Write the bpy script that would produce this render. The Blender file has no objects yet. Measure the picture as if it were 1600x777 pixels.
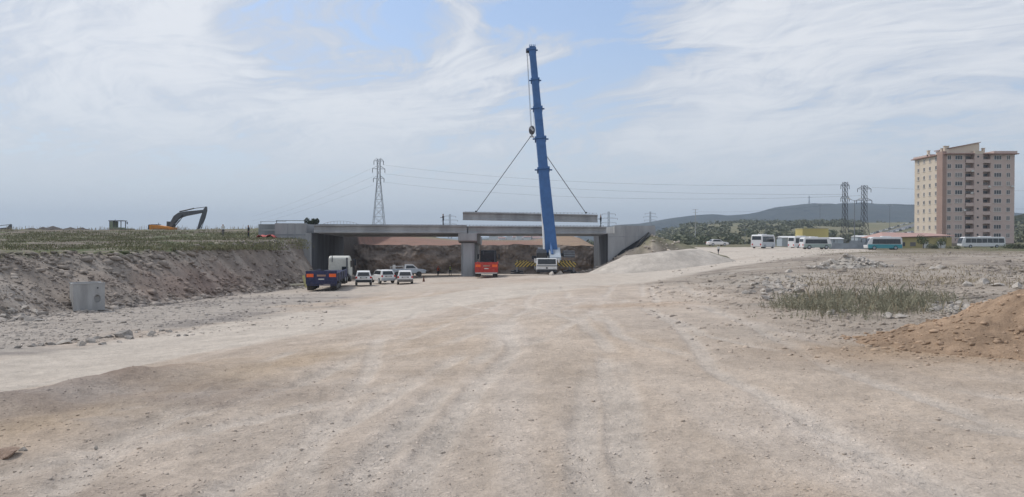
import bpy, bmesh, math, random
import numpy as np
from mathutils import Vector, Matrix
R = math.radians
random.seed(7); RNG = np.random.default_rng(7)
sc = bpy.context.scene
COL = sc.collection
F = 1180.0          # focal length of the photo in its own pixels
HZ = 375.0          # row of the horizon

# ------------------------------------------------------------------ camera
cam = bpy.data.cameras.new('camera'); cam.sensor_width = 36; cam.lens = 36*F/1600
cam.clip_start = 0.1; cam.clip_end = 20000
co = bpy.data.objects.new('camera', cam); COL.objects.link(co)
co.location = (0, 0, 0); co.rotation_euler = (R(90)-math.atan((388.5-HZ)/F), 0, 0)
sc.camera = co
sc.view_settings.view_transform = 'Standard'; sc.view_settings.look = 'None'
sc.view_settings.gamma = 1; sc.view_settings.use_curve_mapping = False
sc.view_settings.exposure = 0.68
sc.cycles.volume_bounces = 0
sc.cycles.max_bounces = 6

# ------------------------------------------------------------------ node helper
class NT:
    def __init__(s, tree): s.t = tree; tree.nodes.clear()
    def n(s, typ, ins=None, **kw):
        nd = s.t.nodes.new(typ)
        for k, v in kw.items(): setattr(nd, k, v)
        for k, v in (ins or {}).items():
            sock = nd.inputs[k]
            if isinstance(v, bpy.types.NodeSocket): s.t.links.new(v, sock)
            elif isinstance(v, bpy.types.Node): s.t.links.new(v.outputs[0], sock)
            else: sock.default_value = v
        return nd
    def m(s, op, a, b=0.0, c=None, clamp=False):
        ins = {0: a, 1: b}
        if c is not None: ins[2] = c
        return s.n('ShaderNodeMath', ins, operation=op, use_clamp=clamp).outputs[0]
    def vm(s, op, a, b=None):
        ins = {0: a}
        if b is not None: ins[1] = b
        nd = s.n('ShaderNodeVectorMath', ins, operation=op)
        return nd.outputs['Value'] if op in ('DOT_PRODUCT', 'LENGTH') else nd.outputs[0]
    def mix(s, f, a, b, blend='MIX'):
        nd = s.n('ShaderNodeMix', data_type='RGBA', blend_type=blend)
        for k, v in ((0, f), (6, a), (7, b)):
            if isinstance(v, bpy.types.NodeSocket): s.t.links.new(v, nd.inputs[k])
            else: nd.inputs[k].default_value = v if not isinstance(v, tuple) or len(v) == 4 else (*v, 1)
        return nd.outputs[2]
    def ss(s, v, a, b, lo=0.0, hi=1.0):
        nd = s.n('ShaderNodeMapRange', {0: v, 1: a, 2: b, 3: lo, 4: hi}, interpolation_type='SMOOTHSTEP')
        return nd.outputs[0]
    def noise(s, vec, scale, detail=4, rough=.55, dist=0.0):
        return s.n('ShaderNodeTexNoise', {'Vector': vec, 'Scale': scale, 'Detail': detail, 'Roughness': rough, 'Distortion': dist}).outputs[0]

# ------------------------------------------------------------------ sky
SUN_EL, SUN_AZ = 52.0, -62.0      # degrees; azimuth measured from the view direction, negative = left
w = bpy.data.worlds.new('World'); sc.world = w; w.use_nodes = True
N = NT(w.node_tree)
sky = N.n('ShaderNodeTexSky', sky_type='NISHITA', sun_disc=False)
sky.sun_elevation = R(SUN_EL); sky.sun_rotation = R(SUN_AZ); sky.altitude = 100; sky.air_density = 1.0; sky.dust_density = 1.5
tc = N.n('ShaderNodeTexCoord')
d = tc.outputs['Generated']
sep = N.n('ShaderNodeSeparateXYZ', {0: d})
dz = N.m('MAXIMUM', sep.outputs[2], 0.0)
inv = N.m('DIVIDE', 1.0, N.m('ADD', dz, 0.16))
pl = N.n('ShaderNodeCombineXYZ', {0: N.m('MULTIPLY', sep.outputs[0], inv), 1: N.m('MULTIPLY', sep.outputs[1], inv), 2: 0.0}).outputs[0]
wv_ = N.n('ShaderNodeTexNoise', {'Vector': pl, 'Scale': .9, 'Detail': 3.0}).outputs[1]
plw = N.vm('ADD', pl, N.vm('MULTIPLY', N.vm('SUBTRACT', wv_, (.5, .5, .5)), (1.1, 1.1, 0)))
def aniso(rot, scl, loc=(0, 0, 0)):
    a_ = N.n('ShaderNodeMapping', {'Vector': plw, 'Rotation': (0, 0, R(rot)), 'Location': loc}).outputs[0]
    return N.n('ShaderNodeMapping', {'Vector': a_, 'Scale': scl}).outputs[0]
mp = aniso(30, (.75, 1.9, 1))
wisp = N.noise(mp, 1.5, 10, .66, .9)
mp2 = aniso(75, (.9, 2.4, 1), (3, 1, 0))
rip = N.noise(mp2, 3.6, 9, .66, 1.2)
big = N.noise(pl, .55, 3, .5, .3)
dwarp = N.vm('NORMALIZE', N.vm('ADD', d, N.vm('MULTIPLY', N.vm('SUBTRACT', N.n('ShaderNodeTexNoise', {'Vector': mp, 'Scale': 1.6, 'Detail': 5.0, 'Roughness': .6}).outputs[1], (.5, .5, .5)), (.42, .1, .30))))
def blob(px, py, rad):
    v = Vector(((px-800)/F, 1, (HZ-py)/F)).normalized()
    dt = N.vm('DOT_PRODUCT', dwarp, tuple(v))
    return N.ss(dt, math.cos(rad), 1.0)
cov = N.m('ADD', N.m('MULTIPLY', wisp, 1.15), N.m('MULTIPLY', rip, .75))
mp3 = aniso(22, (.8, 3.0, 1), (1.3, 4, 0))
fin = N.noise(mp3, 2.4, 9, .68, 1.6)
cov = N.m('ADD', cov, N.m('MULTIPLY', big, .35)); cov = N.m('ADD', cov, N.m('MULTIPLY', N.m('SUBTRACT', fin, .5), .7))
for (px, py, rad, wt) in ((520, -40, .19, -.40), (880, 60, .13, -.26), (960, 0, .12, -.24), (300, 175, .10, -.08), (40, -30, .10, -.10), (330, 270, .14, -.10), (1480, 225, .14, -.12), (620, 60, .08, -.14), (1010, 180, .12, -.08),
                          (470, 90, .20, .30), (200, 60, .16, .2), (1330, 60, .34, .20), (730, 90, .10, .14), (100, 160, .22, .16), (1150, 150, .14, .12), (620, 240, .2, .1)):
    cov = N.m('ADD', cov, N.m('MULTIPLY', blob(px, py, rad), wt))
cl = N.ss(cov, .66, 1.24)
cl = N.m('MAXIMUM', cl, N.ss(sep.outputs[2], .30, 0.02, .20, .92))
cl = N.m('MULTIPLY', cl, .93)
# thicker parts of the cloud are whiter, thin veil is lavender grey; lower air greyer
ccol = N.mix(N.ss(cov, 1.0, 1.6), (3.8, 4.1, 4.65), (5.35, 5.45, 5.65))
ccol = N.mix(N.ss(sep.outputs[2], .22, .02), ccol, (4.5, 4.8, 5.15))
skyc = N.mix(1.0, sky.outputs[0], (.86, .95, 1.06), 'MULTIPLY')
skyc = N.mix(.12, skyc, (4.0, 4.8, 6.0))
out = N.mix(cl, skyc, ccol)
bg = N.n('ShaderNodeBackground', {'Color': out, 'Strength': .10})
N.n('ShaderNodeOutputWorld', {'Surface': bg.outputs[0]})

# ------------------------------------------------------------------ sun (thin high cloud softens it)
sl = bpy.data.lights.new('sun', 'SUN'); sl.energy = 1.5; sl.angle = R(14); sl.color = (1, .95, .88)
so = bpy.data.objects.new('sun', sl); COL.objects.link(so)
sd = Vector((math.sin(R(SUN_AZ))*math.cos(R(SUN_EL)), math.cos(R(SUN_AZ))*math.cos(R(SUN_EL)), math.sin(R(SUN_EL))))
so.rotation_euler = sd.to_track_quat('Z', 'Y').to_euler()

# ------------------------------------------------------------------ materials
MATS = {}
def mat(name, col, rough=.8, metal=0.0, var=.12, scale=3.0, bump=0.0, bscale=20.0, spec=.3, dirt=None, streak=False, attr=None):
    if name in MATS: return MATS[name]
    m = bpy.data.materials.new(name); m.use_nodes = True; MATS[name] = m
    N = NT(m.node_tree)
    tc = N.n('ShaderNodeTexCoord').outputs['Object']
    v = tc
    if streak: v = N.n('ShaderNodeMapping', {'Vector': tc, 'Scale': (1, 1, .18)}).outputs[0]
    n1 = N.noise(v, scale, 6, .6)
    f = N.ss(n1, .25, .75, 1-var, 1+var)
    base = (*col, 1)
    if attr: base = N.n('ShaderNodeVertexColor', layer_name=attr).outputs[0]
    g = N.n('ShaderNodeCombineColor', {0: f, 1: f, 2: f}).outputs[0]
    c = N.mix(1.0, base, g, 'MULTIPLY')
    if dirt:
        n2 = N.noise(tc, scale*1.9, 5, .65)
        sepz = N.n('ShaderNodeSeparateXYZ', {0: tc}).outputs[2]
        low = N.ss(sepz, 1.0, .0, .25, 1.0)
        c = N.mix(N.m('MULTIPLY', N.ss(n2, .42, .7), N.m('MULTIPLY', low, .75)), c, (*dirt, 1))
    ins = {'Base Color': c, 'Roughness': rough, 'Metallic': metal, 'Specular IOR Level': spec}
    if bump:
        b = N.n('ShaderNodeBump', {'Height': N.noise(tc, bscale, 6, .65), 'Strength': 1.0, 'Distance': bump})
        ins['Normal'] = b.outputs[0]
    p = N.n('ShaderNodeBsdfPrincipled', ins)
    N.n('ShaderNodeOutputMaterial', {'Surface': p.outputs[0]})
    return m
DUST = (.36, .31, .26)
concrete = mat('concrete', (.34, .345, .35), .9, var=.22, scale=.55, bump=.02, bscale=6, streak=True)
abut_m = mat('shaded_concrete', (.085, .09, .10), .9, var=.3, scale=.7, bump=.02, bscale=6, streak=True)  # shade on the abutment faces under the deck is put into this darker colour
concrete_dark = mat('concrete_old', (.25, .26, .27), .9, var=.25, scale=.7, bump=.02, bscale=6, streak=True)
conc_box = mat('concrete_box', (.36, .36, .355), .9, var=.2, scale=2.2, bump=.01, bscale=25, streak=True)
white_p = mat('white_paint', (.74, .74, .73), .35, var=.05, dirt=DUST, spec=.5)
cream_p = mat('cream_paint', (.66, .65, .58), .4, var=.06, dirt=DUST, spec=.5)
grey_p = mat('grey_paint', (.38, .43, .48), .4, var=.08, dirt=DUST, spec=.4)
blue_p = mat('crane_blue', (.045, .125, .30), .55, var=.14, scale=1.2, spec=.4)
navy_p = mat('navy_paint', (.026, .032, .085), .6, var=.3, dirt=(.16, .13, .12), scale=2)
red_p = mat('red_paint', (.42, .035, .03), .5, var=.15, dirt=DUST)
orange_p = mat('orange_paint', (.62, .24, .035), .5, var=.12, dirt=(.25, .15, .1))
yellowgreen_p = mat('faded_green_paint', (.22, .25, .17), .6, var=.15)
teal_p = mat('teal_paint', (.04, .30, .36), .4, var=.06, dirt=DUST, spec=.5)
greygreen_p = mat('greygreen_paint', (.30, .38, .36), .45, var=.08, dirt=DUST)
dark = mat('dark_metal', (.035, .038, .045), .5, var=.2)
mid_dark = mat('grey_metal', (.10, .105, .115), .55, var=.2)
steel = mat('galvanised_steel', (.22, .23, .25), .5, metal=.3, var=.15)
glass = mat('dark_glass', (.02, .025, .03), .12, var=.1, spec=.6)
rubber = mat('rubber', (.03, .03, .03), .85, var=.3, scale=8, dirt=(.2, .17, .14))
lamp_or = mat('orange_reflector', (.85, .14, .03), .3, var=.1)
lamp_red = mat('red_lens', (.5, .02, .02), .25, var=.1)
plate_w = mat('number_plate', (.6, .6, .58), .4, var=.05)
black_p = mat('black_sheet', (.016, .017, .02), .55, var=.2, bump=.02, bscale=3)
skin_m = mat('skin', (.42, .24, .16), .6, var=.05)
hair_m = mat('hair', (.03, .022, .016), .8)
cloth_dark = mat('dark_cloth', (.03, .033, .045), .9, var=.15)
cloth_grey = mat('grey_cloth', (.13, .13, .14), .9)
cloth_white = mat('white_cloth', (.62, .62, .6), .9)
vest_or = mat('orange_vest', (.8, .16, .06), .8)
vest_ye = mat('yellow_vest', (.62, .66, .20), .8)
helm_w = mat('helmet_white', (.75, .75, .72), .35)
helm_r = mat('helmet_red', (.55, .06, .05), .35)

# ------------------------------------------------------------------ mesh builder
def rotz_m(a): return Matrix.Rotation(a, 4, 'Z')
class MB:
    def __init__(s): s.v = []; s.f = []; s.mi = []
    def add(s, vs, fs, mi=0):
        o = len(s.v); s.v += [tuple(p) for p in vs]; s.f += [tuple(i+o for i in f) for f in fs]; s.mi += [mi]*len(fs); return s
    def box(s, x0, x1, y0, y1, z0, z1, mi=0, tx=0, ty=0):
        a, b = tx, ty
        vs = [(x0, y0, z0), (x1, y0, z0), (x1, y1, z0), (x0, y1, z0), (x0+a, y0+b, z1), (x1-a, y0+b, z1), (x1-a, y1-b, z1), (x0+a, y1-b, z1)]
        return s.add(vs, [(0, 3, 2, 1), (4, 5, 6, 7), (0, 1, 5, 4), (1, 2, 6, 5), (2, 3, 7, 6), (3, 0, 4, 7)], mi)
    def prism(s, pts, x0, x1, mi=0, inset=None):      # polygon in (y,z), extruded along x; inset(z) narrows the width
        n = len(pts)
        def xx(x, z): return x if inset is None else x*(1-inset(z))
        vs = [(xx(x0, z), y, z) for y, z in pts]+[(xx(x1, z), y, z) for y, z in pts]
        fs = [tuple(range(n))[::-1], tuple(range(n, 2*n))]+[(i, (i+1) % n, n+(i+1) % n, n+i) for i in range(n)]
        return s.add(vs, fs, mi)
    def prism_z(s, pts, z0, z1, mi=0):
        n = len(pts)
        vs = [(x, y, z0) for x, y in pts]+[(x, y, z1) for x, y in pts]
        fs = [tuple(range(n))[::-1], tuple(range(n, 2*n))]+[(i, (i+1) % n, n+(i+1) % n, n+i) for i in range(n)]
        return s.add(vs, fs, mi)
    def prism_y(s, pts, y0, y1, mi=0):      # polygon in (x,z)
        n = len(pts)
        vs = [(x, y0, z) for x, z in pts]+[(x, y1, z) for x, z in pts]
        fs = [tuple(range(n)), tuple(range(n, 2*n))[::-1]]+[(i, n+i, n+(i+1) % n, (i+1) % n) for i in range(n)]
        return s.add(vs, fs, mi)
    def tube(s, p0, p1, r0, r1=None, n=8, mi=0, cap=True):
        r1 = r0 if r1 is None else r1
        p0 = Vector(p0); p1 = Vector(p1); dd = (p1-p0)
        if dd.length < 1e-6: return s
        q = dd.to_track_quat('Z', 'Y')
        vs = []
        for p, r in ((p0, r0), (p1, r1)):
            for k in range(n):
                a = 2*math.pi*k/n; vs.append(p+q @ Vector((r*math.cos(a), r*math.sin(a), 0)))
        fs = [(k, (k+1) % n, n+(k+1) % n, n+k) for k in range(n)]
        if cap: fs += [tuple(range(n))[::-1], tuple(range(n, 2*n))]
        return s.add(vs, fs, mi)
    def bar(s, p0, p1, wx, wz, wx1=None, wz1=None, mi=0, up=(0, 0, 1)):
        p0 = Vector(p0); p1 = Vector(p1); dd = (p1-p0).normalized()
        sx = dd.cross(Vector(up))
        if sx.length < 1e-4: sx = Vector((1, 0, 0))
        sx.normalize(); sz = sx.cross(dd).normalized()
        wx1 = wx if wx1 is None else wx1; wz1 = wz if wz1 is None else wz1
        vs = []
        for p, a, b in ((p0, wx, wz), (p1, wx1, wz1)):
            for i, j in ((-1, -1), (1, -1), (1, 1), (-1, 1)): vs.append(p+sx*(a*i/2)+sz*(b*j/2))
        return s.add(vs, [(0, 1, 2, 3)[::-1], (4, 5, 6, 7), (0, 1, 5, 4), (1, 2, 6, 5), (2, 3, 7, 6), (3, 0, 4, 7)], mi)
    def sph(s, c, r, nu=12, nv=8, sc3=(1, 1, 1), mi=0):
        c = Vector(c); vs = [c+Vector((0, 0, -r*sc3[2]))]
        for j in range(1, nv):
            t = math.pi*j/nv
            for i in range(nu):
                a = 2*math.pi*i/nu
                vs.append(c+Vector((r*sc3[0]*math.sin(t)*math.cos(a), r*sc3[1]*math.sin(t)*math.sin(a), -r*sc3[2]*math.cos(t))))
        vs.append(c+Vector((0, 0, r*sc3[2])))
        fs = [(0, 1+(i+1) % nu, 1+i) for i in range(nu)]
        for j in range(nv-2):
            for i in range(nu):
                a = 1+j*nu+i; b = 1+j*nu+(i+1) % nu; fs.append((a, b, b+nu, a+nu))
        l = len(vs)-1; o = 1+(nv-2)*nu
        fs += [(o+i, o+(i+1) % nu, l) for i in range(nu)]
        return s.add(vs, fs, mi)
    def wheel(s, x, y, z, r, wd, mi=0): return s.tube((x-wd/2, y, z), (x+wd/2, y, z), r, n=18, mi=mi)
    def build(s, name, m, parent=None, bevel=0, smooth=False, mats=None):
        me = bpy.data.meshes.new(name); me.from_pydata(s.v, [], s.f)
        for mm in (mats or [m]): me.materials.append(mm)
        if mats: me.polygons.foreach_set('material_index', s.mi)
        bm = bmesh.new(); bm.from_mesh(me); bmesh.ops.recalc_face_normals(bm, faces=bm.faces); bm.to_mesh(me); bm.free()
        if smooth: me.polygons.foreach_set('use_smooth', [True]*len(me.polygons))
        o = bpy.data.objects.new(name, me); COL.objects.link(o)
        if parent is not None: o.parent = parent
        if bevel:
            b = o.modifiers.new('bevel', 'BEVEL'); b.width = bevel; b.segments = 2; b.limit_method = 'ANGLE'; b.angle_limit = R(35)
        return o
def raw_mesh(name, v, f, m, parent=None, smooth=False):
    me = bpy.data.meshes.new(name)
    v = np.asarray(v, dtype=np.float32); f = np.asarray(f, dtype=np.int32); k = f.shape[1]
    me.vertices.add(len(v)); me.vertices.foreach_set('co', v.ravel())
    me.loops.add(f.size); me.loops.foreach_set('vertex_index', f.ravel())
    me.polygons.add(len(f)); me.polygons.foreach_set('loop_start', np.arange(0, f.size, k, dtype=np.int32))
    me.polygons.foreach_set('loop_total', np.full(len(f), k, dtype=np.int32))
    if smooth: me.polygons.foreach_set('use_smooth', np.ones(len(f), dtype=bool))
    me.update(calc_edges=True); me.validate()
    me.materials.append(m)
    o = bpy.data.objects.new(name, me); COL.objects.link(o)
    if parent is not None: o.parent = parent
    return o
def tag(o, label=None, cat=None, group=None, kind=None):
    if label: o['label'] = label
    if cat: o['category'] = cat
    if group: o['group'] = group
    if kind: o['kind'] = kind
    return o
def thing(name, label, cat, loc=(0, 0, 0), rz=0, group=None):
    o = bpy.data.objects.new(name, None); COL.objects.link(o); o.empty_display_size = .5
    o.location = loc; o.rotation_euler = (0, 0, rz); return tag(o, label, cat, group)
def kids(o): return [c for c in bpy.data.objects if c.parent == o]
def copy_tree(o, parent=None, cache={}):
    c = o.copy(); COL.objects.link(c); c.parent = parent
    if o.name not in cache: cache[o.name] = kids(o)
    for ch in cache[o.name]: copy_tree(ch, c)
    return c
def dup(o, loc, rz=0, label=None, group=None):
    c = copy_tree(o); c.location = loc; c.rotation_euler = (0, 0, rz)
    if label: c['label'] = label
    if group: c['group'] = group
    return c

# ------------------------------------------------------------------ numpy noise
_H = RNG.random((256, 256)).astype(np.float64)
def vnoise(x, y):
    x = np.asarray(x, float); y = np.asarray(y, float)
    xi = np.floor(x).astype(int); yi = np.floor(y).astype(int); fx = x-xi; fy = y-yi
    fx = fx*fx*(3-2*fx); fy = fy*fy*(3-2*fy)
    a = _H[xi & 255, yi & 255]; b = _H[(xi+1) & 255, yi & 255]; c = _H[xi & 255, (yi+1) & 255]; e = _H[(xi+1) & 255, (yi+1) & 255]
    return (a*(1-fx)+b*fx)*(1-fy)+(c*(1-fx)+e*fx)*fy
def fbm(x, y, sc_, o=4, g=.5):
    t = 0; a = 1; n = 0; k = 1.0/sc_
    for i in range(o):
        t = t+a*(vnoise(x*k+17.3*i, y*k+9.1*i)-.5)*2; n += a; a *= g; k *= 2.03
    return t/n
def ss(v, a, b):
    t = np.clip((v-a)/(b-a), 0, 1); return t*t*(3-2*t)

# ------------------------------------------------------------------ terrain
CP = [(0, 640, -2.0), (300, 577, -2.2), (500, 545, -2.45), (0, 600, -2.75), (150, 560, -3.1), (300, 530, -3.3), (600, 480, -3.9), (650, 455, -4.6),
      (100, 495, -3.9), (0, 560, -3.0), (0, 520, -3.5), (0, 492, -4.0), (300, 475, -4.3), (480, 455, -5.1), (568, 447, -5.4), (630, 443, -5.3), (685, 432, -5.4), (760, 433, -5.2),
      (855, 429, -4.7), (940, 425, -4.6), (1000, 428, -4.2), (1000, 440, -3.7), (1000, 470, -2.7), (1000, 520, -2.15), (1150, 400, -2.6), (1150, 420, -2.7), (1150, 450, -2.4),
      (1180, 388, -2.0), (1122, 397, -2.6), (1300, 420, -2.2), (1300, 395, -2.1), (1250, 389, -2.0), (1500, 392, -2.0), (1600, 395, -2.1), (1590, 440, -2.1), (1400, 470, -2.2),
      (1590, 500, -2.1), (1300, 600, -2.0), (1590, 720, -1.95), (800, 770, -2.0), (300, 770, -1.95), (0, 740, -1.9), (850, 500, -2.25), (850, 470, -2.85), (850, 447, -3.5),
      (720, 520, -2.3), (560, 428, -6.3), (750, 428, -6.3), (930, 428, -6.2), (1180, 386.5, -2.0), (1500, 387, -2.2), (700, 600, -2.05), (1100, 640, -2.0)]
def _uv(x, y):
    r = np.sqrt(x*x+y*y); return np.clip(np.arctan2(x, y), -.8, .8)*2.2, np.log(np.clip(r, 4.5, 210))
_cx = np.array([(p[0]-800)/F*(-p[2]*F/(p[1]-HZ)) for p in CP]); _cy = np.array([-p[2]*F/(p[1]-HZ) for p in CP]); _cz = np.array([p[2] for p in CP])
_cu, _cv = _uv(_cx, _cy)
def _k(r): return np.sqrt(r*r+.01)
_A = _k(np.hypot(_cu[:, None]-_cu[None], _cv[:, None]-_cv[None]))+np.eye(len(CP))*-.02
_W = np.linalg.solve(_A, _cz+3.0)
def floor_z(x, y):
    u, v = _uv(x, y); z = np.full(np.shape(x), -3.0)
    for i in range(len(CP)): z = z+_W[i]*_k(np.hypot(u-_cu[i], v-_cv[i]))
    return np.clip(z, -6.6, -1.7)
ROAD = [(-12.5, -15, 2.6), (-11.4, 5, 2.6), (-10.6, 15, 2.7), (-9.8, 24, 3.2), (-6.8, 40, 5.5), (2.5, 59, 6.5), (14.4, 85, 9.5), (29, 106, 10.5), (48, 146, 20), (66, 195, 24)]
def road_d(x, y):
    best = np.full(np.shape(x), 9.0)
    for (x0, y0, w0), (x1, y1, w1) in zip(ROAD[:-1], ROAD[1:]):
        dx, dy = x1-x0, y1-y0; t = np.clip(((x-x0)*dx+(y-y0)*dy)/(dx*dx+dy*dy), 0, 1)
        best = np.minimum(best, np.hypot(x-x0-t*dx, y-y0-t*dy)/(w0+t*(w1-w0)))
    return best
TRACKS = [[(-.6, 1), (.3, 12), (1.5, 30), (3.0, 60)], [(1.9, 1), (2.4, 12), (4.2, 30), (9, 58)], [(-3.6, 3), (-2.4, 10), (-1.5, 18), (1.2, 42)], [(-1.8, 2), (-2.9, 8), (-3.4, 13), (-4.4, 20), (-5.5, 36)],
          [(4.6, 2), (4.1, 12), (5.8, 25), (10.5, 52)], [(-7, 4), (-3.6, 8.6), (-.5, 16), (4, 34)], [(-.1, 1), (.9, 14), (.6, 26), (-3, 46)], [(8.5, 5), (5.0, 9.5), (3.2, 17), (4.5, 32)]]
def track_d(x, y):
    # (rut depth 0..1, strip 0..1)
    rut = np.zeros(np.shape(x)); strip = np.zeros(np.shape(x)); near = (np.hypot(x, y) < 62) & (y > -1)
    xx, yy = x[near], y[near]; rn = np.zeros(len(xx)); sn = np.zeros(len(xx)); wv = fbm(xx, yy, 5, 2)*.25
    for k, T in enumerate(TRACKS):
        best = np.full(len(xx), 99.)
        for (x0, y0), (x1, y1) in zip(T[:-1], T[1:]):
            for u0, u1 in ((0, 1),):
                dx, dy = x1-x0, y1-y0; t = np.clip(((xx-x0)*dx+(yy-y0)*dy)/(dx*dx+dy*dy), 0, 1)
                dd = np.hypot(xx-x0-t*dx, yy-y0-t*dy); sg_ = np.sign((xx-x0)*dy-(yy-y0)*dx); best = np.where(dd < np.abs(best), dd*np.where(sg_ == 0, 1, sg_), best)
        best = best+wv; fade = ss(fbm(xx+k*31, yy, 4.0, 3), -.45, .1)
        for off in (-.95, .95): rn = np.maximum(rn, np.exp(-((best-off)/.17)**4)*fade)
        sn = np.maximum(sn, np.exp(-(best/1.5)**4)*fade)
    rut[near] = rn; strip[near] = sn; return rut, strip
def masks(x, y):
    wob = fbm(x, y, 7, 3)+.7*fbm(x, y, 18, 2)
    toe = -24.3-4.4*ss(y, 99, 107); wid = 5.0-4.3*ss(y, 99, 107)
    nz = wob*.9*(1-ss(y, 96, 104))
    gul = (fbm(y*1.0, x*.25, 2.6, 3)*.9+np.abs(fbm(y, x*.2, 4.5, 2))*.9-.2)*(1-ss(y, 96, 104))
    s = (toe-x+nz+gul)/wid
    bank = np.clip(s, 0, 1)
    bank = np.where(y > -30, bank, 0)*ss(y, 6, 24)
    wl = fbm(x, y*.2, 3.5, 4)*1.6
    pit = ss(y+wl*.4, 139.6, 142.0)
    return bank, pit
def height(x, y, fine=True):
    x = np.atleast_1d(np.asarray(x, float)); y = np.atleast_1d(np.asarray(y, float))
    r = np.hypot(x, y); a = np.arctan2(x, y)
    z = floor_z(x, y)
    bank, pit = masks(x, y)
    plat = -.95+3.0*ss(y, 60, 158)+fbm(x, y, 14, 4)*.38+fbm(x, y, 5, 3)*.16
    plat = plat-9*ss(r, 185, 700)
    midz = -1.1+1.05*ss(y, 143, 205)+1.1*ss(x, 4, 14)*ss(y, 145, 185)+1.2*ss(-x, 14, 30)*ss(y, 145, 185)-12*ss(y, 215, 700)
    emb = 2.9*np.exp(-((x-21.0)/8.0)**2)*ss(y, 117, 131)*(1-ss(y, 150, 200))*ss(x, 14, 21)
    rightf = -2.1+23*ss(r, 270, 1050)*ss(a, .10, .26)-9*(1-ss(a, .10, .26))*ss(r, 250, 700)
    rb = ss(x, 15, 24)
    z_right = z*(1-ss(r, 185, 215))+rightf*ss(r, 185, 215)+emb
    z_mid = z*(1-pit)+midz*pit
    zz = z_mid*(1-rb)+z_right*rb
    lb = ss(-x, 28.5, 34)
    zz = zz*(1-lb)+np.where(y > 143, plat, zz)*lb
    zz = zz*(1-bank)+plat*bank
    # far left: same plateau level
    if fine:
        steep = bank*(1-bank)*4
        near = 1-ss(r, 30, 90)
        rd = road_d(x, y); offroad = ss(rd, .9, 1.5)
        rgt = ss(x, 4, 12)*ss(y, 12, 24)
        zz = zz+fbm(x, y, 1.9, 4)*(.36*steep+.035+.10*offroad*rgt*(1-bank)+.05*bank)
        zz = zz+steep*fbm(y, x*.3, 1.1, 3)*.28
        zz = zz+fbm(x, y, .35, 4)*(.014+.02*offroad)*near
        # wheel ruts running towards the bridge
        rut = fbm(x+fbm(x, y*.5, 6, 2)*.8, y*.07, .55, 3)*.035*near*(1-offroad*.5)
        zz = zz+rut+ss(-x, .5, 3)*(1-ss(y, 9, 15))*(fbm(x, y, .8, 4)*.075+fbm(x*.8+y*.6, y*.3-x*.3, .5, 3)*.03)
        tr_, _ = track_d(x, y); zz = zz-tr_*.032+.012*tr_*np.sin(y*42+x*12)*(r < 14)
        zz = zz+(pit*(1-pit)*4)*fbm(x*1.0, y, 1.6, 4)*.5
        # windrow of brown soil along the edge of the platform
        px_, py_ = x, y
        ux, uy = .20, .98
        dln = (x+6.1)*(-uy)+(y-10)*ux+fbm(x, y, 2.2, 3)*.45; al = (x+6.1)*ux+(y-10)*uy
        zz = zz+.20*np.exp(-(dln/.55)**2)*ss(al, -9, -3)*(1-ss(al, 1, 5))
        zz = zz+fbm(x, y, 60, 3)*1.2*ss(r, 260, 600)
    return zz
def gz(x, y): return float(height(np.array([x]), np.array([y]))[0])
def hit(px, py, y0=5, y1=1500):
    Y = np.geomspace(y0, y1, 900); X = (px-800)/F*Y; Z = (HZ-py)/F*Y
    H = height(X, Y); k = np.argmax(H >= Z)
    if H[k] < Z[k]: k = len(Y)-1
    return Vector((X[k], Y[k], H[k]))
def at(px, Y, z=None):
    X = (px-800)/F*Y
    return Vector((X, Y, gz(X, Y) if z is None else z))
def zpx(py, Y): return (HZ-py)/F*Y

# rings and spokes
rr = [1.0]
while rr[-1] < 7500:
    r = rr[-1]
    st = max(.05, .0085*r) if r < 112 else (.42 if r < 150 else (1.3 if r < 220 else r*.03))
    if r < 4: st = .3
    rr.append(r+st)
rr = np.array(rr)
fr = np.linspace(-R(46), R(46), 860); bk = np.linspace(R(46), R(314), 90)[1:-1]
th = np.concatenate([fr, bk]); nr, nt = len(rr), len(th)
X = (rr[:, None]*np.sin(th)[None]).ravel(); Y = (rr[:, None]*np.cos(th)[None]).ravel()
Z = height(X, Y)
vc = np.stack([X, Y, Z], 1); vc = np.vstack([vc, [[0, 0, gz(0, .5)]]])
i0 = (np.arange(nr-1)[:, None]*nt+np.arange(nt)[None]); i1 = (np.arange(nr-1)[:, None]*nt+(np.arange(nt)[None]+1) % nt)
quads = np.stack([i0, i0+nt, i1+nt, i1], -1).reshape(-1, 4)[:, ::-1]
cen = len(vc)-1
tri = np.stack([np.full(nt, cen), np.arange(nt), (np.arange(nt)+1) % nt, (np.arange(nt)+1) % nt], 1)

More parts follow.
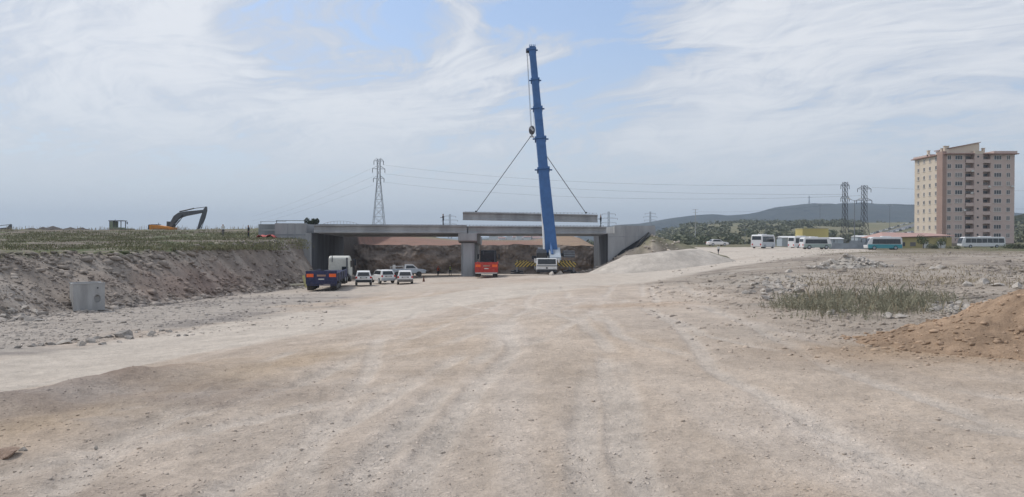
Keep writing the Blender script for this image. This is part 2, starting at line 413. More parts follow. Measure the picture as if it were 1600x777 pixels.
def soil(x, y, z):
    r = np.hypot(x, y); a = np.arctan2(x, y)
    def C(*c): return np.array(c)[None]
    def mixc(c, t, d): t = np.clip(t, 0, 1)[:, None]; return c*(1-t)+d*t
    n1 = fbm(x, y, 3.5, 4); n2 = fbm(x, y, 11, 4); n3 = fbm(x, y, .9, 3); n4 = fbm(x+50, y-30, 6, 4)
    c = np.repeat(C(.475, .395, .325), len(x), 0)
    c = mixc(c, .5*ss(n1+.4*n3, -.1, .6), C(.415, .34, .275))
    c = mixc(c, .5*ss(n2+.3*n3, .0, .5), C(.48, .375, .28))
    lane = fbm(x+fbm(x, y*.4, 7, 2)*1.0, y*.06, 1.1, 3)
    c = mixc(c, .95*ss(lane, -.05, .4)*ss(n4, -.6, .1), C(.53, .455, .39))
    c = mixc(c, .5*ss(-lane, .05, .45), C(.395, .33, .275))
    tr_, sp_ = track_d(x, y); c = mixc(c, sp_*.35, C(.52, .45, .385)); c = mixc(c, tr_*.55, C(.55, .49, .43))
    # right: grey rubble field
    fld = ss(x+.35*n2*8, 3.5+.06*y, 9+.09*y)*ss(y, 9, 16)
    c = mixc(c, fld*.9, C(.33, .285, .24))
    c = mixc(c, fld*ss(n1+.5*n3, -.05, .35)*.75, C(.22, .19, .165))
    c = mixc(c, fld*ss(n4+.3*n3, .08, .45)*.7, C(.42, .375, .325))
    # thin orange soil tongue from the dirt heap
    og = np.exp(-(((y-13.0-.05*x)+n1*1.2)/1.5)**2)*ss(x, 3.0, 8)
    c = mixc(c, og*.75, C(.40, .275, .175))
    og2 = ss(.5-np.hypot((x-4.2)/7, (y-30)/8)+n1*.25, 0, .3)
    c = mixc(c, og2*.55, C(.42, .31, .225))
    # left: grey stony flat below the cut
    lf = ss(-x+n1*3.5, 10.5, 15)*ss(y, 16, 22)*(1-ss(y, 95, 110))
    c = mixc(c, lf*.85, C(.37, .335, .30)); c = mixc(c, lf*ss(n1+.5*n3, 0, .4)*.6, C(.20, .18, .17))
    # pale haul road
    rd = road_d(x, y)+n3*.12+n1*.10
    rdm = 1-ss(rd, .8, 1.12)
    c = mixc(c, rdm*.92, C(.535, .475, .41))
    pitf = ss(y, 58, 74)*(1-ss(x, 10, 16))*ss(x+24.5, 0, 2.5)
    c = mixc(c, pitf*.8, C(.50, .435, .37))
    c = mixc(c, pitf*ss(n2, .0, .5)*.4, C(.40, .30, .23))
    c = mixc(c, rdm*ss(n2+.4*n3, .1, .6)*.4, C(.40, .33, .275))
    # brown windrow
    ux, uy = .20, .98
    dln = (x+6.1)*(-uy)+(y-10)*ux+fbm(x, y, 2.2, 3)*.45; al = (x+6.1)*ux+(y-10)*uy
    c = mixc(c, 1.0*np.exp(-((dln-.15)/.5)**2)*ss(al, -9, -4)*(1-ss(al, .5, 4.5)), C(.205, .145, .11))
    c = mixc(c, .7*np.exp(-((dln+1.3)/.8)**2)*ss(al, -6, -2)*(1-ss(al, 5, 9)), C(.42, .32, .225))
    bank, pit = masks(x, y)
    st = np.clip(bank*12, 0, 1)
    c = mixc(c, st, C(.285, .245, .21)); gs = fbm(y, x*.12+z*.4, 1.3, 4); c = mixc(c, st*ss(gs, .05, .5)*.8, C(.41, .365, .32)); c = mixc(c, st*ss(-gs, .1, .5)*.6, C(.19, .155, .13)); c = mixc(c, st*ss(n1+.5*n3, 0, .5)*.6, C(.32, .285, .25)); c = mixc(c, st*ss(-n2-.4*n3, 0, .5)*.6, C(.165, .135, .115))
    reds = np.exp(-((y-62)/14)**2)*np.exp(-((x+25.5)/1.6)**2); c = mixc(c, reds*.45, C(.22, .14, .115))
    top = ss(bank+.12*n3, .93, 1.04)
    c = mixc(c, top, C(.165, .145, .12))
    g = ss(n2+.6*n1+.25*n3, -.35, .15)*top
    c = mixc(c, top*ss(n4+.4*n1, .05, .35)*ss(y, 80, 110), C(.13, .11, .10)); g = g*(1-.8*ss(n4+.4*n1, .05, .35)*ss(y, 80, 110)); c = mixc(c, g, C(.105, .125, .062)); c = mixc(c, g*ss(n4, .0, .4)*.75, C(.20, .175, .095))
    lb = ss(-x, 28.5, 34)*ss(y, 130, 143); c = mixc(c, lb, C(.15, .14, .09)); c = mixc(c, lb*ss(n2, 0, .4), C(.13, .10, .085))
    # cut face behind the bridge and red soil on top
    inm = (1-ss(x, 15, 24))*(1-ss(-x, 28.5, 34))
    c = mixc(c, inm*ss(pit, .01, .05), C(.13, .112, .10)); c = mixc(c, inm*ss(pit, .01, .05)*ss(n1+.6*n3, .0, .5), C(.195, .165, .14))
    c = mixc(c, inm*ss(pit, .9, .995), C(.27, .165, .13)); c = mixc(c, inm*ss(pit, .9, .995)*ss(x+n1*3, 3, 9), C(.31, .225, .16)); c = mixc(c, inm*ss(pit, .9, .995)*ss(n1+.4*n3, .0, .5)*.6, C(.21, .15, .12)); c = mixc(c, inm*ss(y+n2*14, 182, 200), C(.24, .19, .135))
    c = mixc(c, inm*ss(y, 215, 240), C(.15, .16, .10))
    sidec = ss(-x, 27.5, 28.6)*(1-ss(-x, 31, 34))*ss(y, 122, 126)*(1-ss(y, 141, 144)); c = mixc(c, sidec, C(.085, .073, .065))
    # darker damp soil bottom left, pale crusts
    dl = ss(-x+n1*1.5-(y-6)*.25, .8, 3.4)*(1-ss(y, 9, 13)); c = mixc(c, dl*.8*ss(n1+.6*n3, -.35, .2), C(.285, .232, .195)); c = mixc(c, dl*ss(-n4-.5*n3, .1, .5)*.5, C(.40, .36, .33))
    # embankment right and scrub land
    eb = ss(x, 16, 22)*ss(y+n1*2, 112, 119)*(rd > 1.0)*(1-ss(x, 80, 95)*0)
    c = mixc(c, eb*.9, C(.25, .215, .17)); c = mixc(c, eb*ss(n2+.3*n3, -.1, .3)*.7, C(.17, .155, .095))
    fr_ = ss(r, 150, 190)*ss(x, 20, 40)*(1-rdm)
    c = mixc(c, fr_, C(.19, .165, .11)); c = mixc(c, fr_*ss(n2+.4*fbm(x, y, 60, 3), -.2, .25)*.85, C(.105, .115, .06))
    c = mixc(c, ss(r, 300, 600)*.6*ss(x, 20, 40), C(.20, .19, .12))
    return np.clip(c, .01, .9)
gm = bpy.data.materials.new('ground_soil'); gm.use_nodes = True
def soil_material(m, attr='soil', stone=1.0):
    N = NT(m.node_tree)
    tc = N.n('ShaderNodeTexCoord').outputs['Object']
    base = N.n('ShaderNodeVertexColor', layer_name=attr).outputs[0]
    n1 = N.noise(tc, .8, 8, .68); n2 = N.noise(tc, 6.5, 6, .7); n3 = N.noise(tc, 38, 4, .7)
    vor = N.n('ShaderNodeTexVoronoi', {'Vector': tc, 'Scale': 16.0, 'Randomness': 1.0})
    vc_ = N.n('ShaderNodeSeparateColor', {0: vor.outputs['Color']}).outputs[0]
    vor2 = N.n('ShaderNodeTexVoronoi', {'Vector': tc, 'Scale': 4.2, 'Randomness': 1.0})
    v2 = N.n('ShaderNodeSeparateColor', {0: vor2.outputs['Color']}).outputs[1]
    f = N.m('MULTIPLY', N.ss(n1, .28, .72, .86, 1.14), N.ss(n2, .28, .72, .88, 1.12))
    f = N.m('MULTIPLY', f, N.ss(n3, .25, .75, .88, 1.12))
    patch = N.ss(N.noise(tc, .45, 5, .6), .42, .62)
    # scattered stones set into the dirt: some pale, some dark
    sp = N.m('MULTIPLY', N.ss(vc_, .78, .86), N.ss(vor.outputs['Distance'], .40, .28))
    sd_ = N.m('MULTIPLY', N.ss(vc_, .14, .08), N.ss(vor.outputs['Distance'], .45, .3))
    sp2 = N.m('MULTIPLY', N.ss(v2, .90, .93), N.ss(vor2.outputs['Distance'], .30, .2))
    f = N.m('ADD', f, N.m('MULTIPLY', sp, .22)); f = N.m('SUBTRACT', f, N.m('MULTIPLY', N.m('MULTIPLY', sd_, patch), .28)); f = N.m('ADD', f, N.m('MULTIPLY', N.m('MULTIPLY', sp2, patch), .2))
    g = N.n('ShaderNodeCombineColor', {0: f, 1: f, 2: f}).outputs[0]
    c = N.mix(1.0, base, g, 'MULTIPLY')
    h = N.m('ADD', N.m('MULTIPLY', n2, .075), N.m('MULTIPLY', n3, .012))
    h = N.m('ADD', h, N.m('MULTIPLY', N.m('ADD', sp, sp2), .012*stone))
    b = N.n('ShaderNodeBump', {'Height': h, 'Strength': .9, 'Distance': 1.0})
    p = N.n('ShaderNodeBsdfPrincipled', {'Base Color': c, 'Roughness': .95, 'Specular IOR Level': .1, 'Normal': b.outputs[0]})
    N.n('ShaderNodeOutputMaterial', {'Surface': p.outputs[0]})
soil_material(gm)
def set_soil(o, cols):
    at_ = o.data.color_attributes.new('soil', 'FLOAT_COLOR', 'POINT')
    at_.data.foreach_set('color', np.hstack([cols, np.ones((len(cols), 1))]).astype(np.float32).ravel())
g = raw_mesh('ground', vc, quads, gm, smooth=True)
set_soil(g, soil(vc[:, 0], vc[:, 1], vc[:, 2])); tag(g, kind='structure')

# exposed rock face of the cut behind the bridge
xs = np.arange(-30, 23, .16); zs = np.linspace(-7.2, -.95, 60); gx, gz_ = np.meshgrid(xs, zs); gx = gx.ravel(); gz_ = gz_.ravel()
led = fbm(gx, gz_*1.3, 2.4, 5)*1.1+np.abs(fbm(gx*1.6, gz_, 1.0, 4))*.7+(gz_+7)*.16
gy = 138.6+fbm(gx, gx*0, 9, 3)*1.8+led; topz = gz_+ss(gz_, -2.2, -.95)*fbm(gx, gx*0+3, 3, 3)*.35
nx_ = len(xs); i_ = (np.arange(59)[:, None]*nx_+np.arange(nx_-1)[None]).ravel()
o = raw_mesh('cliff', np.stack([gx, gy, topz], 1), np.stack([i_, i_+1, i_+nx_+1, i_+nx_], 1), gm, smooth=False)
nn1 = fbm(gx, gz_*1.6, 1.6, 5)[:, None]; nn2 = fbm(gx+40, gz_, 7, 3)[:, None]
set_soil(o, np.clip(np.array([[.205, .170, .145]])*(1+.75*nn1+.35*nn2), .03, .5)); tag(o, kind='structure')

# ------------------------------------------------------------------ heaps: own meshes resting on the ground
def heap(name, hfun, x0, x1, y0, y1, step, colfun, label, cat, m=None):
    xs = np.arange(x0, x1, step); ys = np.arange(y0, y1, step); gx, gy = np.meshgrid(xs, ys)
    gx = gx.ravel(); gy = gy.ravel(); h = hfun(gx, gy)
    zz = height(gx, gy)+np.where(h > 0, h, np.maximum(h, -.25)-.03)
    nx = len(xs); ny = len(ys)
    i = (np.arange(ny-1)[:, None]*nx+np.arange(nx-1)[None]).ravel()
    q = np.stack([i, i+1, i+nx+1, i+nx], 1)
    keep = (h[q].max(1) > -.12); q = q[keep]
    used, invq = np.unique(q, return_inverse=True)
    v = np.stack([gx, gy, zz], 1)[used]; q = invq.reshape(-1, 4)
    o = raw_mesh(name, v, q, m or gm, smooth=True); set_soil(o, colfun(v[:, 0], v[:, 1])); return tag(o, label, cat)
def ocol(x, y):
    n = fbm(x, y, .5, 4)[:, None]; n2 = fbm(x+9, y, 1.8, 3)[:, None]
    return np.clip(np.array([[.345, .245, .17]])*(1+.45*n+.3*n2), .02, .9)
def h_or(x, y):
    e = 1-np.hypot((x-13.4)/6.4, (y-13.7+.22*(x-13))/3.5)
    return np.minimum(e*1.8, .66+e*.58)*1.05*(e > 0)+e*(e <= 0)*1.0+(fbm(x, y, 1.1, 4)*.24+np.abs(fbm(x, y, .5, 3))*.12+fbm(x, y, .16, 2)*.03)*ss(e, -.1, .25)
heap('dirt_heap', h_or, 5.5, 20.5, 9.5, 20, .055, ocol, 'large heap of orange brown soil at the right edge beside the rubble field', 'dirt heap')
def h_or2(x, y):
    e = 1-np.hypot((x-9.2)/1.9, (y-10.35)/.85)
    return e*.42+(fbm(x, y, .6, 4)*.10)*ss(e, -.1, .25)
heap('dirt_heap', h_or2, 6.8, 11.8, 9.2, 11.6, .05, ocol, 'low lump of pale orange soil in front of the large orange heap', 'dirt heap')
def h_gr(x, y):
    c_, s_ = math.cos(.42), math.sin(.42); u = (x-20.8)*c_+(y-104.5)*s_; v = -(x-20.8)*s_+(y-104.5)*c_
    e = 1-np.hypot(u/11.2, v/7.5)
    return np.minimum(e*4.4, 2.0+e*.3)+fbm(x, y, 2.5, 3)*.18*ss(e, 0, .3)
def gcol(x, y):
    n = fbm(x, y, 2.0, 4)[:, None]; return np.clip(np.array([[.50, .45, .395]])*(1+.22*n), .02, .9)
heap('gravel_heap', h_gr, 6, 38, 92, 116, .2, gcol, 'broad pale gravel heap in front of the right bridge abutment', 'gravel heap')

# ------------------------------------------------------------------ hills
def hills(name, prof, Yc, depth, col, seed=0):
    ps = np.array(prof, float); n = 260; m_ = 40
    px = np.linspace(ps[0, 0], ps[-1, 0], n); top = np.interp(px, ps[:, 0], ps[:, 1])
    v = []; t = np.linspace(-1, 1, m_)
    P, T = np.meshgrid(px, t); TP = np.interp(P, ps[:, 0], ps[:, 1])
    YY = Yc+T*depth; XX = (P-800)/F*(Yc+0*T)+(0); ZT = (HZ-TP)/F*Yc
    sh = np.where(T < 0, np.cos(T*math.pi/2)**.9, np.cos(T*math.pi/2))
    ZZ = -30+(ZT+30)*sh+fbm(XX+seed, YY, depth*.35, 5)*ZT.clip(8)*.16*(1-np.abs(T)**4)*(np.abs(T) > .04)
    v = np.stack([XX.ravel(), YY.ravel(), ZZ.ravel()], 1)
    i = (np.arange(m_-1)[:, None]*n+np.arange(n-1)[None]).ravel()
    o = raw_mesh(name, v, np.stack([i, i+1, i+n+1, i+n], 1), col, smooth=True)
    return tag(o, kind='structure')
def hill_mat(name, a, b, scale):
    m = bpy.data.materials.new(name); m.use_nodes = True; N = NT(m.node_tree)
    tc = N.n('ShaderNodeTexCoord').outputs['Object']
    n = N.noise(tc, scale, 8, .68); n2 = N.noise(tc, scale*6, 5, .75)
    c = N.mix(N.ss(N.m('ADD', n, N.m('MULTIPLY', n2, .7)), .68, 1.0), (*a, 1), (*b, 1))
    bp = N.n('ShaderNodeBump', {'Height': n2, 'Strength': 1.0, 'Distance': 14.0})
    p = N.n('ShaderNodeBsdfPrincipled', {'Base Color': c, 'Roughness': .95, 'Specular IOR Level': .05, 'Normal': bp.outputs[0]})
    N.n('ShaderNodeOutputMaterial', {'Surface': p.outputs[0]}); return m
hm = hill_mat('hill_scrub', (.012, .020, .024), (.05, .055, .045), .006)
hm2 = hill_mat('hill_far', (.05, .07, .06), (.12, .12, .09), .004)
hills('hills', [(900, 372), (935, 356), (960, 352), (1000, 349.5), (1050, 341), (1080, 337), (1112, 335), (1132, 337), (1160, 336), (1200, 329), (1240, 322), (1270, 320), (1330, 319.5), (1400, 323), (1440, 326), (1520, 330), (1640, 338), (1900, 350), (2200, 372)], 2500, 620, hm)
hills('hills', [(-900, 374), (-300, 371), (200, 372), (520, 371), (620, 370), (700, 372), (790, 370.5), (850, 368.5), (930, 367), (1020, 362), (1100, 370), (1300, 373)], 5200, 900, hm2, 300)
hills('hills', [(1530, 374), (1560, 352), (1590, 341), (1620, 333), (1700, 322), (1850, 326), (2100, 372)], 620, 190, hill_mat('hill_green', (.05, .07, .03), (.15, .14, .09), .03), 70)

# ------------------------------------------------------------------ haze
hb = MB().box(-6500, 6500, -300, 6900, -45, 230).build('haze', None)
hzm = bpy.data.materials.new('haze_air'); hzm.use_nodes = True; N = NT(hzm.node_tree)
pv = N.n('ShaderNodeVolumePrincipled', {'Color': (.72, .85, 1.0, 1), 'Density': .00024, 'Anisotropy': .2})
N.n('ShaderNodeOutputMaterial', {'Volume': pv.outputs[0]})
hb.data.materials.clear(); hb.data.materials.append(hzm); tag(hb, 'thin pale blue haze over the far land', 'haze', kind='stuff')

# ------------------------------------------------------------------ bridge
BL = Vector((-28.0, 106.0)); BR = Vector((14.9, 118.0)); BD = (BR-BL).normalized(); BN = Vector((-BD.y, BD.x))
DEPTH = 19.0; ZT = 2.15; GH = 1.15; CROSS = -.5/DEPTH
def bp(t, n, z=0): # t metres along from the left end, n metres to the back (straight away from the camera)
    p = BL+BD*t; return Vector((p.x, p.y+n, z+CROSS*n))
LEN = (BR-BL).length
bridge = thing('bridge', 'unfinished two span concrete girder bridge over the excavated roadway', 'bridge', (BL.x, BL.y, -5))
bridge.rotation_euler = (0, 0, 0)
def bw(mb): # world coordinates to bridge local
    mb.v = [(v[0]-BL.x, v[1]-BL.y, v[2]+5) for v in mb.v]; return mb
def girder_mb(t0, t1, n, dz=0):
    mb = MB(); prof = [(-.28, -GH), (.28, -GH), (.28, -GH+.2), (.11, -GH+.36), (.11, -.30), (.42, -.16), (.42, 0), (-.42, 0), (-.42, -.16), (-.11, -.30), (-.11, -GH+.36), (-.28, -GH+.2)]
    vs = []; k = len(prof)
    for t in (t0, t1):
        for a, b in prof:
            q = bp(t, n+a, ZT+b+dz); vs.append(q)
    mb.add(vs, [tuple(range(k))[::-1], tuple(range(k, 2*k))]+[(i, (i+1) % k, k+(i+1) % k, k+i) for i in range(k)])
    return mb
mid = (-6.6+28)/BD.x
for si, (t0, t1, cnt) in enumerate(((.15, mid-.12, 14), (mid+.12, LEN-.15, 9))):
    for k in range(cnt):
        n = .45+k*(DEPTH-.9)/13
        bw(girder_mb(t0, t1, n, -.0 if si == 0 else -.06)).build('girder', concrete, bridge)
# precast planks between girders on the finished span
mb = MB()
p = [bp(.3, .9, ZT+.012), bp(mid-.3, .9, ZT+.012), bp(mid-.3, DEPTH-.9, ZT+.012), bp(.3, DEPTH-.9, ZT+.012)]
mb.add([*p, *[q+Vector((0, 0, .09)) for q in p]], [(0, 1, 2, 3), (4, 5, 6, 7), (0, 1, 5, 4), (1, 2, 6, 5), (2, 3, 7, 6), (3, 0, 4, 7)])
bw(mb).build('deck_slab', concrete_dark, bridge)
mb = MB()   # reinforcement stubs along the girder tops
for t in np.arange(.5, LEN-.5, .55):
    q = bp(t, .45, ZT); mb.bar(q+Vector((0, 0, -.02)), q+Vector((0, 0, .10)), .05, .05, up=(0, 1, 0))
mb.bar(bp(.4, .45, ZT+.07), bp(LEN-.5, .45, ZT+.07), .035, .035)
bw(mb).build('reinforcement', mid_dark, bridge)
# pier: cap and columns
pc = bp(mid, 0)
mb = MB(); x0, x1 = pc.x-1.38, pc.x+1.38
prof = [(-.15, 1.0), (DEPTH+.3, 1.0-.5), (DEPTH+.3, -.35-.3), (DEPTH-1.2, -.55-.3), (1.1, -.42), (-.15, -.10)]
mb.prism([(pc.y+a, b-.02) for a, b in prof], x0, x1)
bw(mb).build('pier_cap', concrete, bridge, bevel=.05)
for n in (1.5, 7.0, 12.5, 17.6):
    mb = MB(); cx, cy = pc.x, pc.y+n; r = .98; k = .30
    pts = [(cx-r, cy-r+k), (cx-r+k, cy-r), (cx+r-k, cy-r), (cx+r, cy-r+k), (cx+r, cy+r-k), (cx+r-k, cy+r), (cx-r+k, cy+r), (cx-r, cy+r-k)]
    zb = gz(cx, cy)-.6; mb.prism_z(pts, zb, -.45)
    bw(mb).build('column', concrete, bridge)
# abutments
def wallbox(x0, x1, y0, y1, z0, z1): return MB().box(x0, x1, y0, y1, z0, z1)
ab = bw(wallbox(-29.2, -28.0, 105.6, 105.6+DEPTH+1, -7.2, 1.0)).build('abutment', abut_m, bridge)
bw(wallbox(-29.9, -29.15, 105.62, 106+DEPTH, -6, 2.25)).build('back_wall', concrete, bridge)
mb = MB(); mb.prism_y([(-32.95, -3), (-28.4, -6.5), (-28.02, -6.8), (-28.02, .98), (-28.7, .98), (-28.7, 2.30), (-32.95, 2.32)], 105.0, 105.58)
bw(mb).build('wing_wall', concrete, bridge)
for xx_ in (-31.2, -30.2): bw(wallbox(xx_, xx_+.07, 104.985, 105.0, -2.0, 2.25)).build('joint_strip', concrete_dark, bridge)
bw(wallbox(-32.93, -28.72, 104.965, 104.998, .62, .80)).build('joint_strip', concrete_dark, bridge)
bw(wallbox(-36.8, -32.96, 109.6, 110.1, -1.5, 2.28)).build('wing_wall', concrete_dark, bridge)
ry = 105.3
mb = MB(); mb.box(-36.7, -32.96, 109.55, 109.598, 1.35, 1.5); bw(mb).build('joint_strip', concrete, bridge)
mb = MB()
for q in (-32.8, -28.9): mb.bar((q, ry, 2.3), (q, ry, 2.72), .07, .07, up=(0, 1, 0))
mb.bar((-32.9, ry, 2.70), (-28.8, ry, 2.68), .06, .07)
bw(mb).build('handrail', dark, bridge); mb = MB()
mb.bar((-36.6, 109.8, 2.66), (-32.8, 109.8, 2.68), .035, .04); mb.bar((-36.5, 109.8, 2.2), (-36.5, 109.8, 2.66), .05, .05, up=(0, 1, 0))
bw(mb).build('handrail', dark, bridge)
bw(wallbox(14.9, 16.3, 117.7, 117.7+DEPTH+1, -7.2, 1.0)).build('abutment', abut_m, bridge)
bw(wallbox(16.1, 16.7, 117.75, 118+DEPTH, -6, 2.15)).build('back_wall', concrete, bridge)
# long right wing wall facing the roadway
mb = MB()
ya = 117.1
pr = [(14.92, -7), (14.92, .98), (15.95, .98), (15.95, 2.25), (22.2, 2.2), (22.3, .9), (20.5, -4.0), (18, -7)]
mb.prism_y(pr, ya, ya+.55); bw(mb).build('wing_wall', concrete, bridge)
mb = MB(); mb.box(15.78, 15.93, ya-.25, ya+.5, .98, 2.05); bw(mb).build('girder_end_block', mat('pale_concrete', (.5, .5, .49), .9), bridge)
for xx_ in (17.6, 19.6): bw(wallbox(xx_, xx_+.05, ya-.012, ya-.001, -2.5, 2.2)).build('joint_strip', concrete_dark, bridge)
bw(wallbox(15.0, 22.1, ya-.022, ya-.013, .45, .52)).build('joint_strip', concrete_dark, bridge)

# black sheet on the slope beside the right wing wall
def strip_sheet():
    # follows the fill slope: lower end at (957,405), upper end at (1015,363)
    prof = [(957, 406, 957, 404.6), (968, 405, 964, 399), (980, 401.5, 972, 392), (992, 393.5, 982, 385.5), (996, 388.5, 990, 380.5), (1002, 376.5, 1000, 374.3), (1015, 364.6, 1014, 362.8)]
    v = []; Yb = 115.9
    for a, b, c_, d_ in prof:
        for k in range(5):
            t = k/4; px = a+(c_-a)*t; py = b+(d_-b)*t; Yq = Yb+t*.9+.12*math.sin(px*.4+k)
            v.append(((px-800)/F*Yq, Yq, (HZ-py)/F*Yq))
    n = len(prof); q = [(i*5+k, i*5+k+1, (i+1)*5+k+1, (i+1)*5+k) for i in range(n-1) for k in range(4)]
    o = raw_mesh('plastic_sheet', v, q, black_p, smooth=True)
    s = o.modifiers.new('solid', 'SOLIDIFY'); s.thickness = .06
    return tag(o, 'black plastic sheet draped down the slope against the right wing wall', 'plastic sheet')
strip_sheet()
# fill slope at the right wing wall: spoil bank under the sheet
def h_fill(x, y):
    # crest follows sheet line seen from the road
    t = ss(y, 108.5, 117.2)
    line = np.interp(x, [9.5, 13, 15.4, 17.5, 19.6, 21.2, 24, 28, 33, 37], [-5.2, -4.3, -3.05, -1.9, -.95, .7, .15, -1.2, -2.6, -4.0])
    tgt = line*ss(y, 112, 116.4)+(1-ss(y, 112, 116.4))*(line-2.2-.25*(116-y))
    hh = tgt-height(x, y)
    return np.where(y > 116.6, np.minimum(hh, (118.5-y)*1.0-.3+np.where(x > 22.4, 1.2, 0)), hh)+fbm(x, y, 1.0, 4)*.22
def fcol(x, y):
    n = fbm(x, y, 1.2, 4)[:, None]; n2 = fbm(x, y, 4, 3)[:, None]; g_ = ss(y, 113, 116)[:, None]*ss(x, 18, 21)[:, None]; return np.clip((np.array([[.30, .26, .22]])*(1-g_)+np.array([[.19, .18, .12]])*g_)*(1+.5*n+.3*n2), .02, .9)
heap('spoil_bank', h_fill, 8, 38, 104, 121, .22, fcol, 'rubbly soil bank sloping down in front of the right wing wall', 'soil bank')

# ------------------------------------------------------------------ suspended girder, slings
GC = Vector((3.05, 116.0)); GD = BD; GL = 21.6; GT = zpx(333.5, 116)
sg = MB(); prof = [(-.28, -1.22), (.28, -1.22), (.28, -1.0), (.11, -.84), (.11, -.30), (.42, -.16), (.42, 0), (-.42, 0), (-.42, -.16), (-.11, -.30), (-.11, -.84), (-.28, -1.0)]
vs = []; k = len(prof)
for t, zt in ((-GL/2, .10), (GL/2, -.12)):
    for a, b in prof: vs.append((GD.x*t, GD.y*t+a, b+zt))
sg.add(vs, [tuple(range(k))[::-1], tuple(range(k, 2*k))]+[(i, (i+1) % k, k+(i+1) % k, k+i) for i in range(k)])
gt_ = thing('suspended_girder', 'long concrete girder hanging level from the crane above the bridge', 'concrete girder', (GC.x, GC.y, GT))
sg.build('beam', concrete, gt_)
lp = MB()
for t in np.arange(-GL/2+.4, GL/2, .6): lp.bar((GD.x*t, GD.y*t, 0), (GD.x*t, GD.y*t, .16), .05, .05, up=(0, 1, 0))
lp.bar((GD.x*-10.5, GD.y*-10.5, .12), (GD.x*10.5, GD.y*10.5, .12), .03, .03)
lp.build('reinforcement', mid_dark, gt_)
HK = Vector((3.05, 116.0, zpx(211, 116)))
for px_, lab in ((744, 'left of the two steel cable slings from hook to hanging girder'), (920, 'right of the two steel cable slings from hook to hanging girder')):
    t = -8.8 if px_ < 800 else 8.9
    e = Vector((GC.x+GD.x*t, GC.y+GD.y*t, GT+.05))
    s = thing('lifting_sling', lab, 'sling', HK, 0, 'slings carrying the girder')
    mb = MB(); mb.tube((0, 0, 0), e-HK, .055, n=6); mb.build('cable', mid_dark, s)
    mb = MB(); mb.tube(e-HK+Vector((0, 0, .25)), e-HK, .14, n=8); mb.build('shackle', dark, s)

# ------------------------------------------------------------------ crane
CX, CY = (854.5-800)/F*101, 101.0; CZ = gz(CX, CY+3)
CZ = zpx(428.5, 101)
crane = thing('mobile_crane', 'tall blue telescopic mobile crane lifting the girder at the bridge', 'crane', (CX, CY, CZ))
def cl_(v): return Vector(v)-Vector((CX, CY, CZ))
b = MB(); b.prism([(0.9, .75), (12.2, .75), (12.2, 1.45), (2.2, 1.45), (.9, 1.35)], -1.25, 1.25); b.build('carrier', grey_p, crane, bevel=.04)
b = MB(); b.prism([(0, .55), (1.9, .55), (1.9, 2.1), (.25, 2.1), (.02, 1.35)], -1.36, 1.36); cabb = b.build('carrier_cab', white_p, crane, bevel=.06)
b = MB(); b.add([(-1.2, -.0, 1.33), (1.2, -.0, 1.33), (1.18, .215, 2.0), (-1.18, .215, 2.0)], [(0, 1, 2, 3)]); b.v = [(x, y-.03, z) for x, y, z in b.v]; b.build('windscreen', glass, cabb)
b = MB(); b.box(-1.34, 1.34, -.09, .02, 1.06, 1.16); b.box(-1.30, 1.30, -.04, .01, .6, .66); b.build('trim', mid_dark, cabb)
b = MB(); b.box(-1.38, 1.38, -.16, .6, .28, .52); b.build('bumper', dark, cabb)
b = MB(); b.tube((0, -.05, .82), (0, .02, .82), .12, n=12); b.build('badge', dark, cabb)
for s_ in (-1, 1):
    b = MB(); b.box(s_*1.05-.16, s_*1.05+.16, -.05, .02, .66, .80); b.build('headlight', plate_w, cabb)
    b = MB(); b.bar((s_*1.36, .2, 1.9), (s_*1.62, .0, 2.1), .04, .04); b.box(s_*1.6-.09, s_*1.6+.09, -.05, .03, 1.55, 2.1); b.build('mirror', plate_w, cabb)
for yy in (1.5, 3.0, 6.2, 7.8, 9.4, 11.2):
    for s_ in (-1, 1):
        b = MB(); b.wheel(s_*1.12, yy, .52, .52, .42); wq = b.build('wheel', rubber, crane)
        b = MB(); b.wheel(s_*1.34, yy, .52, .26, .03); b.build('rim', grey_p, wq)
# outriggers with hazard stripes
hz = bpy.data.materials.new('hazard_stripes'); hz.use_nodes = True; N = NT(hz.node_tree)
tcx = N.n('ShaderNodeTexCoord').outputs['Object']; sp_ = N.n('ShaderNodeSeparateXYZ', {0: tcx})
ph = N.m('FRACT', N.m('MULTIPLY', N.m('ADD', N.m('ABSOLUTE', sp_.outputs[0]), sp_.outputs[2]), 2.1))
c_ = N.mix(N.m('GREATER_THAN', ph, .5), (.42, .30, .06, 1), (.035, .035, .035, 1))
N.n('ShaderNodeOutputMaterial', {'Surface': N.n('ShaderNodeBsdfPrincipled', {'Base Color': c_, 'Roughness': .6}).outputs[0]})
for yy in (4.5, 12.0):
    for s_ in (-1, 1):
        b = MB(); b.box(min(s_*1.25, s_*4.15), max(s_*1.25, s_*4.15), yy-.25, yy+.25, .95, 1.32)
        b.box(min(s_*2.4, s_*4.25), max(s_*2.4, s_*4.25), yy-.32, yy-.26, .80, 1.52); ot = b.build('outrigger', hz, crane)
        b = MB(); b.tube((s_*3.95, yy, .12), (s_*3.95, yy, 1.6), .11, n=10); b.build('jack', steel, ot)
        b = MB(); b.tube((s_*3.95, yy, -.02), (s_*3.95, yy, .12), .42, n=14); b.build('float_pad', dark, ot)
        b = MB(); b.box(s_*3.95-.9, s_*3.95+.9, yy-.8, yy+.8, -.18, -.02); b.build('outrigger_mat', dark, ot)
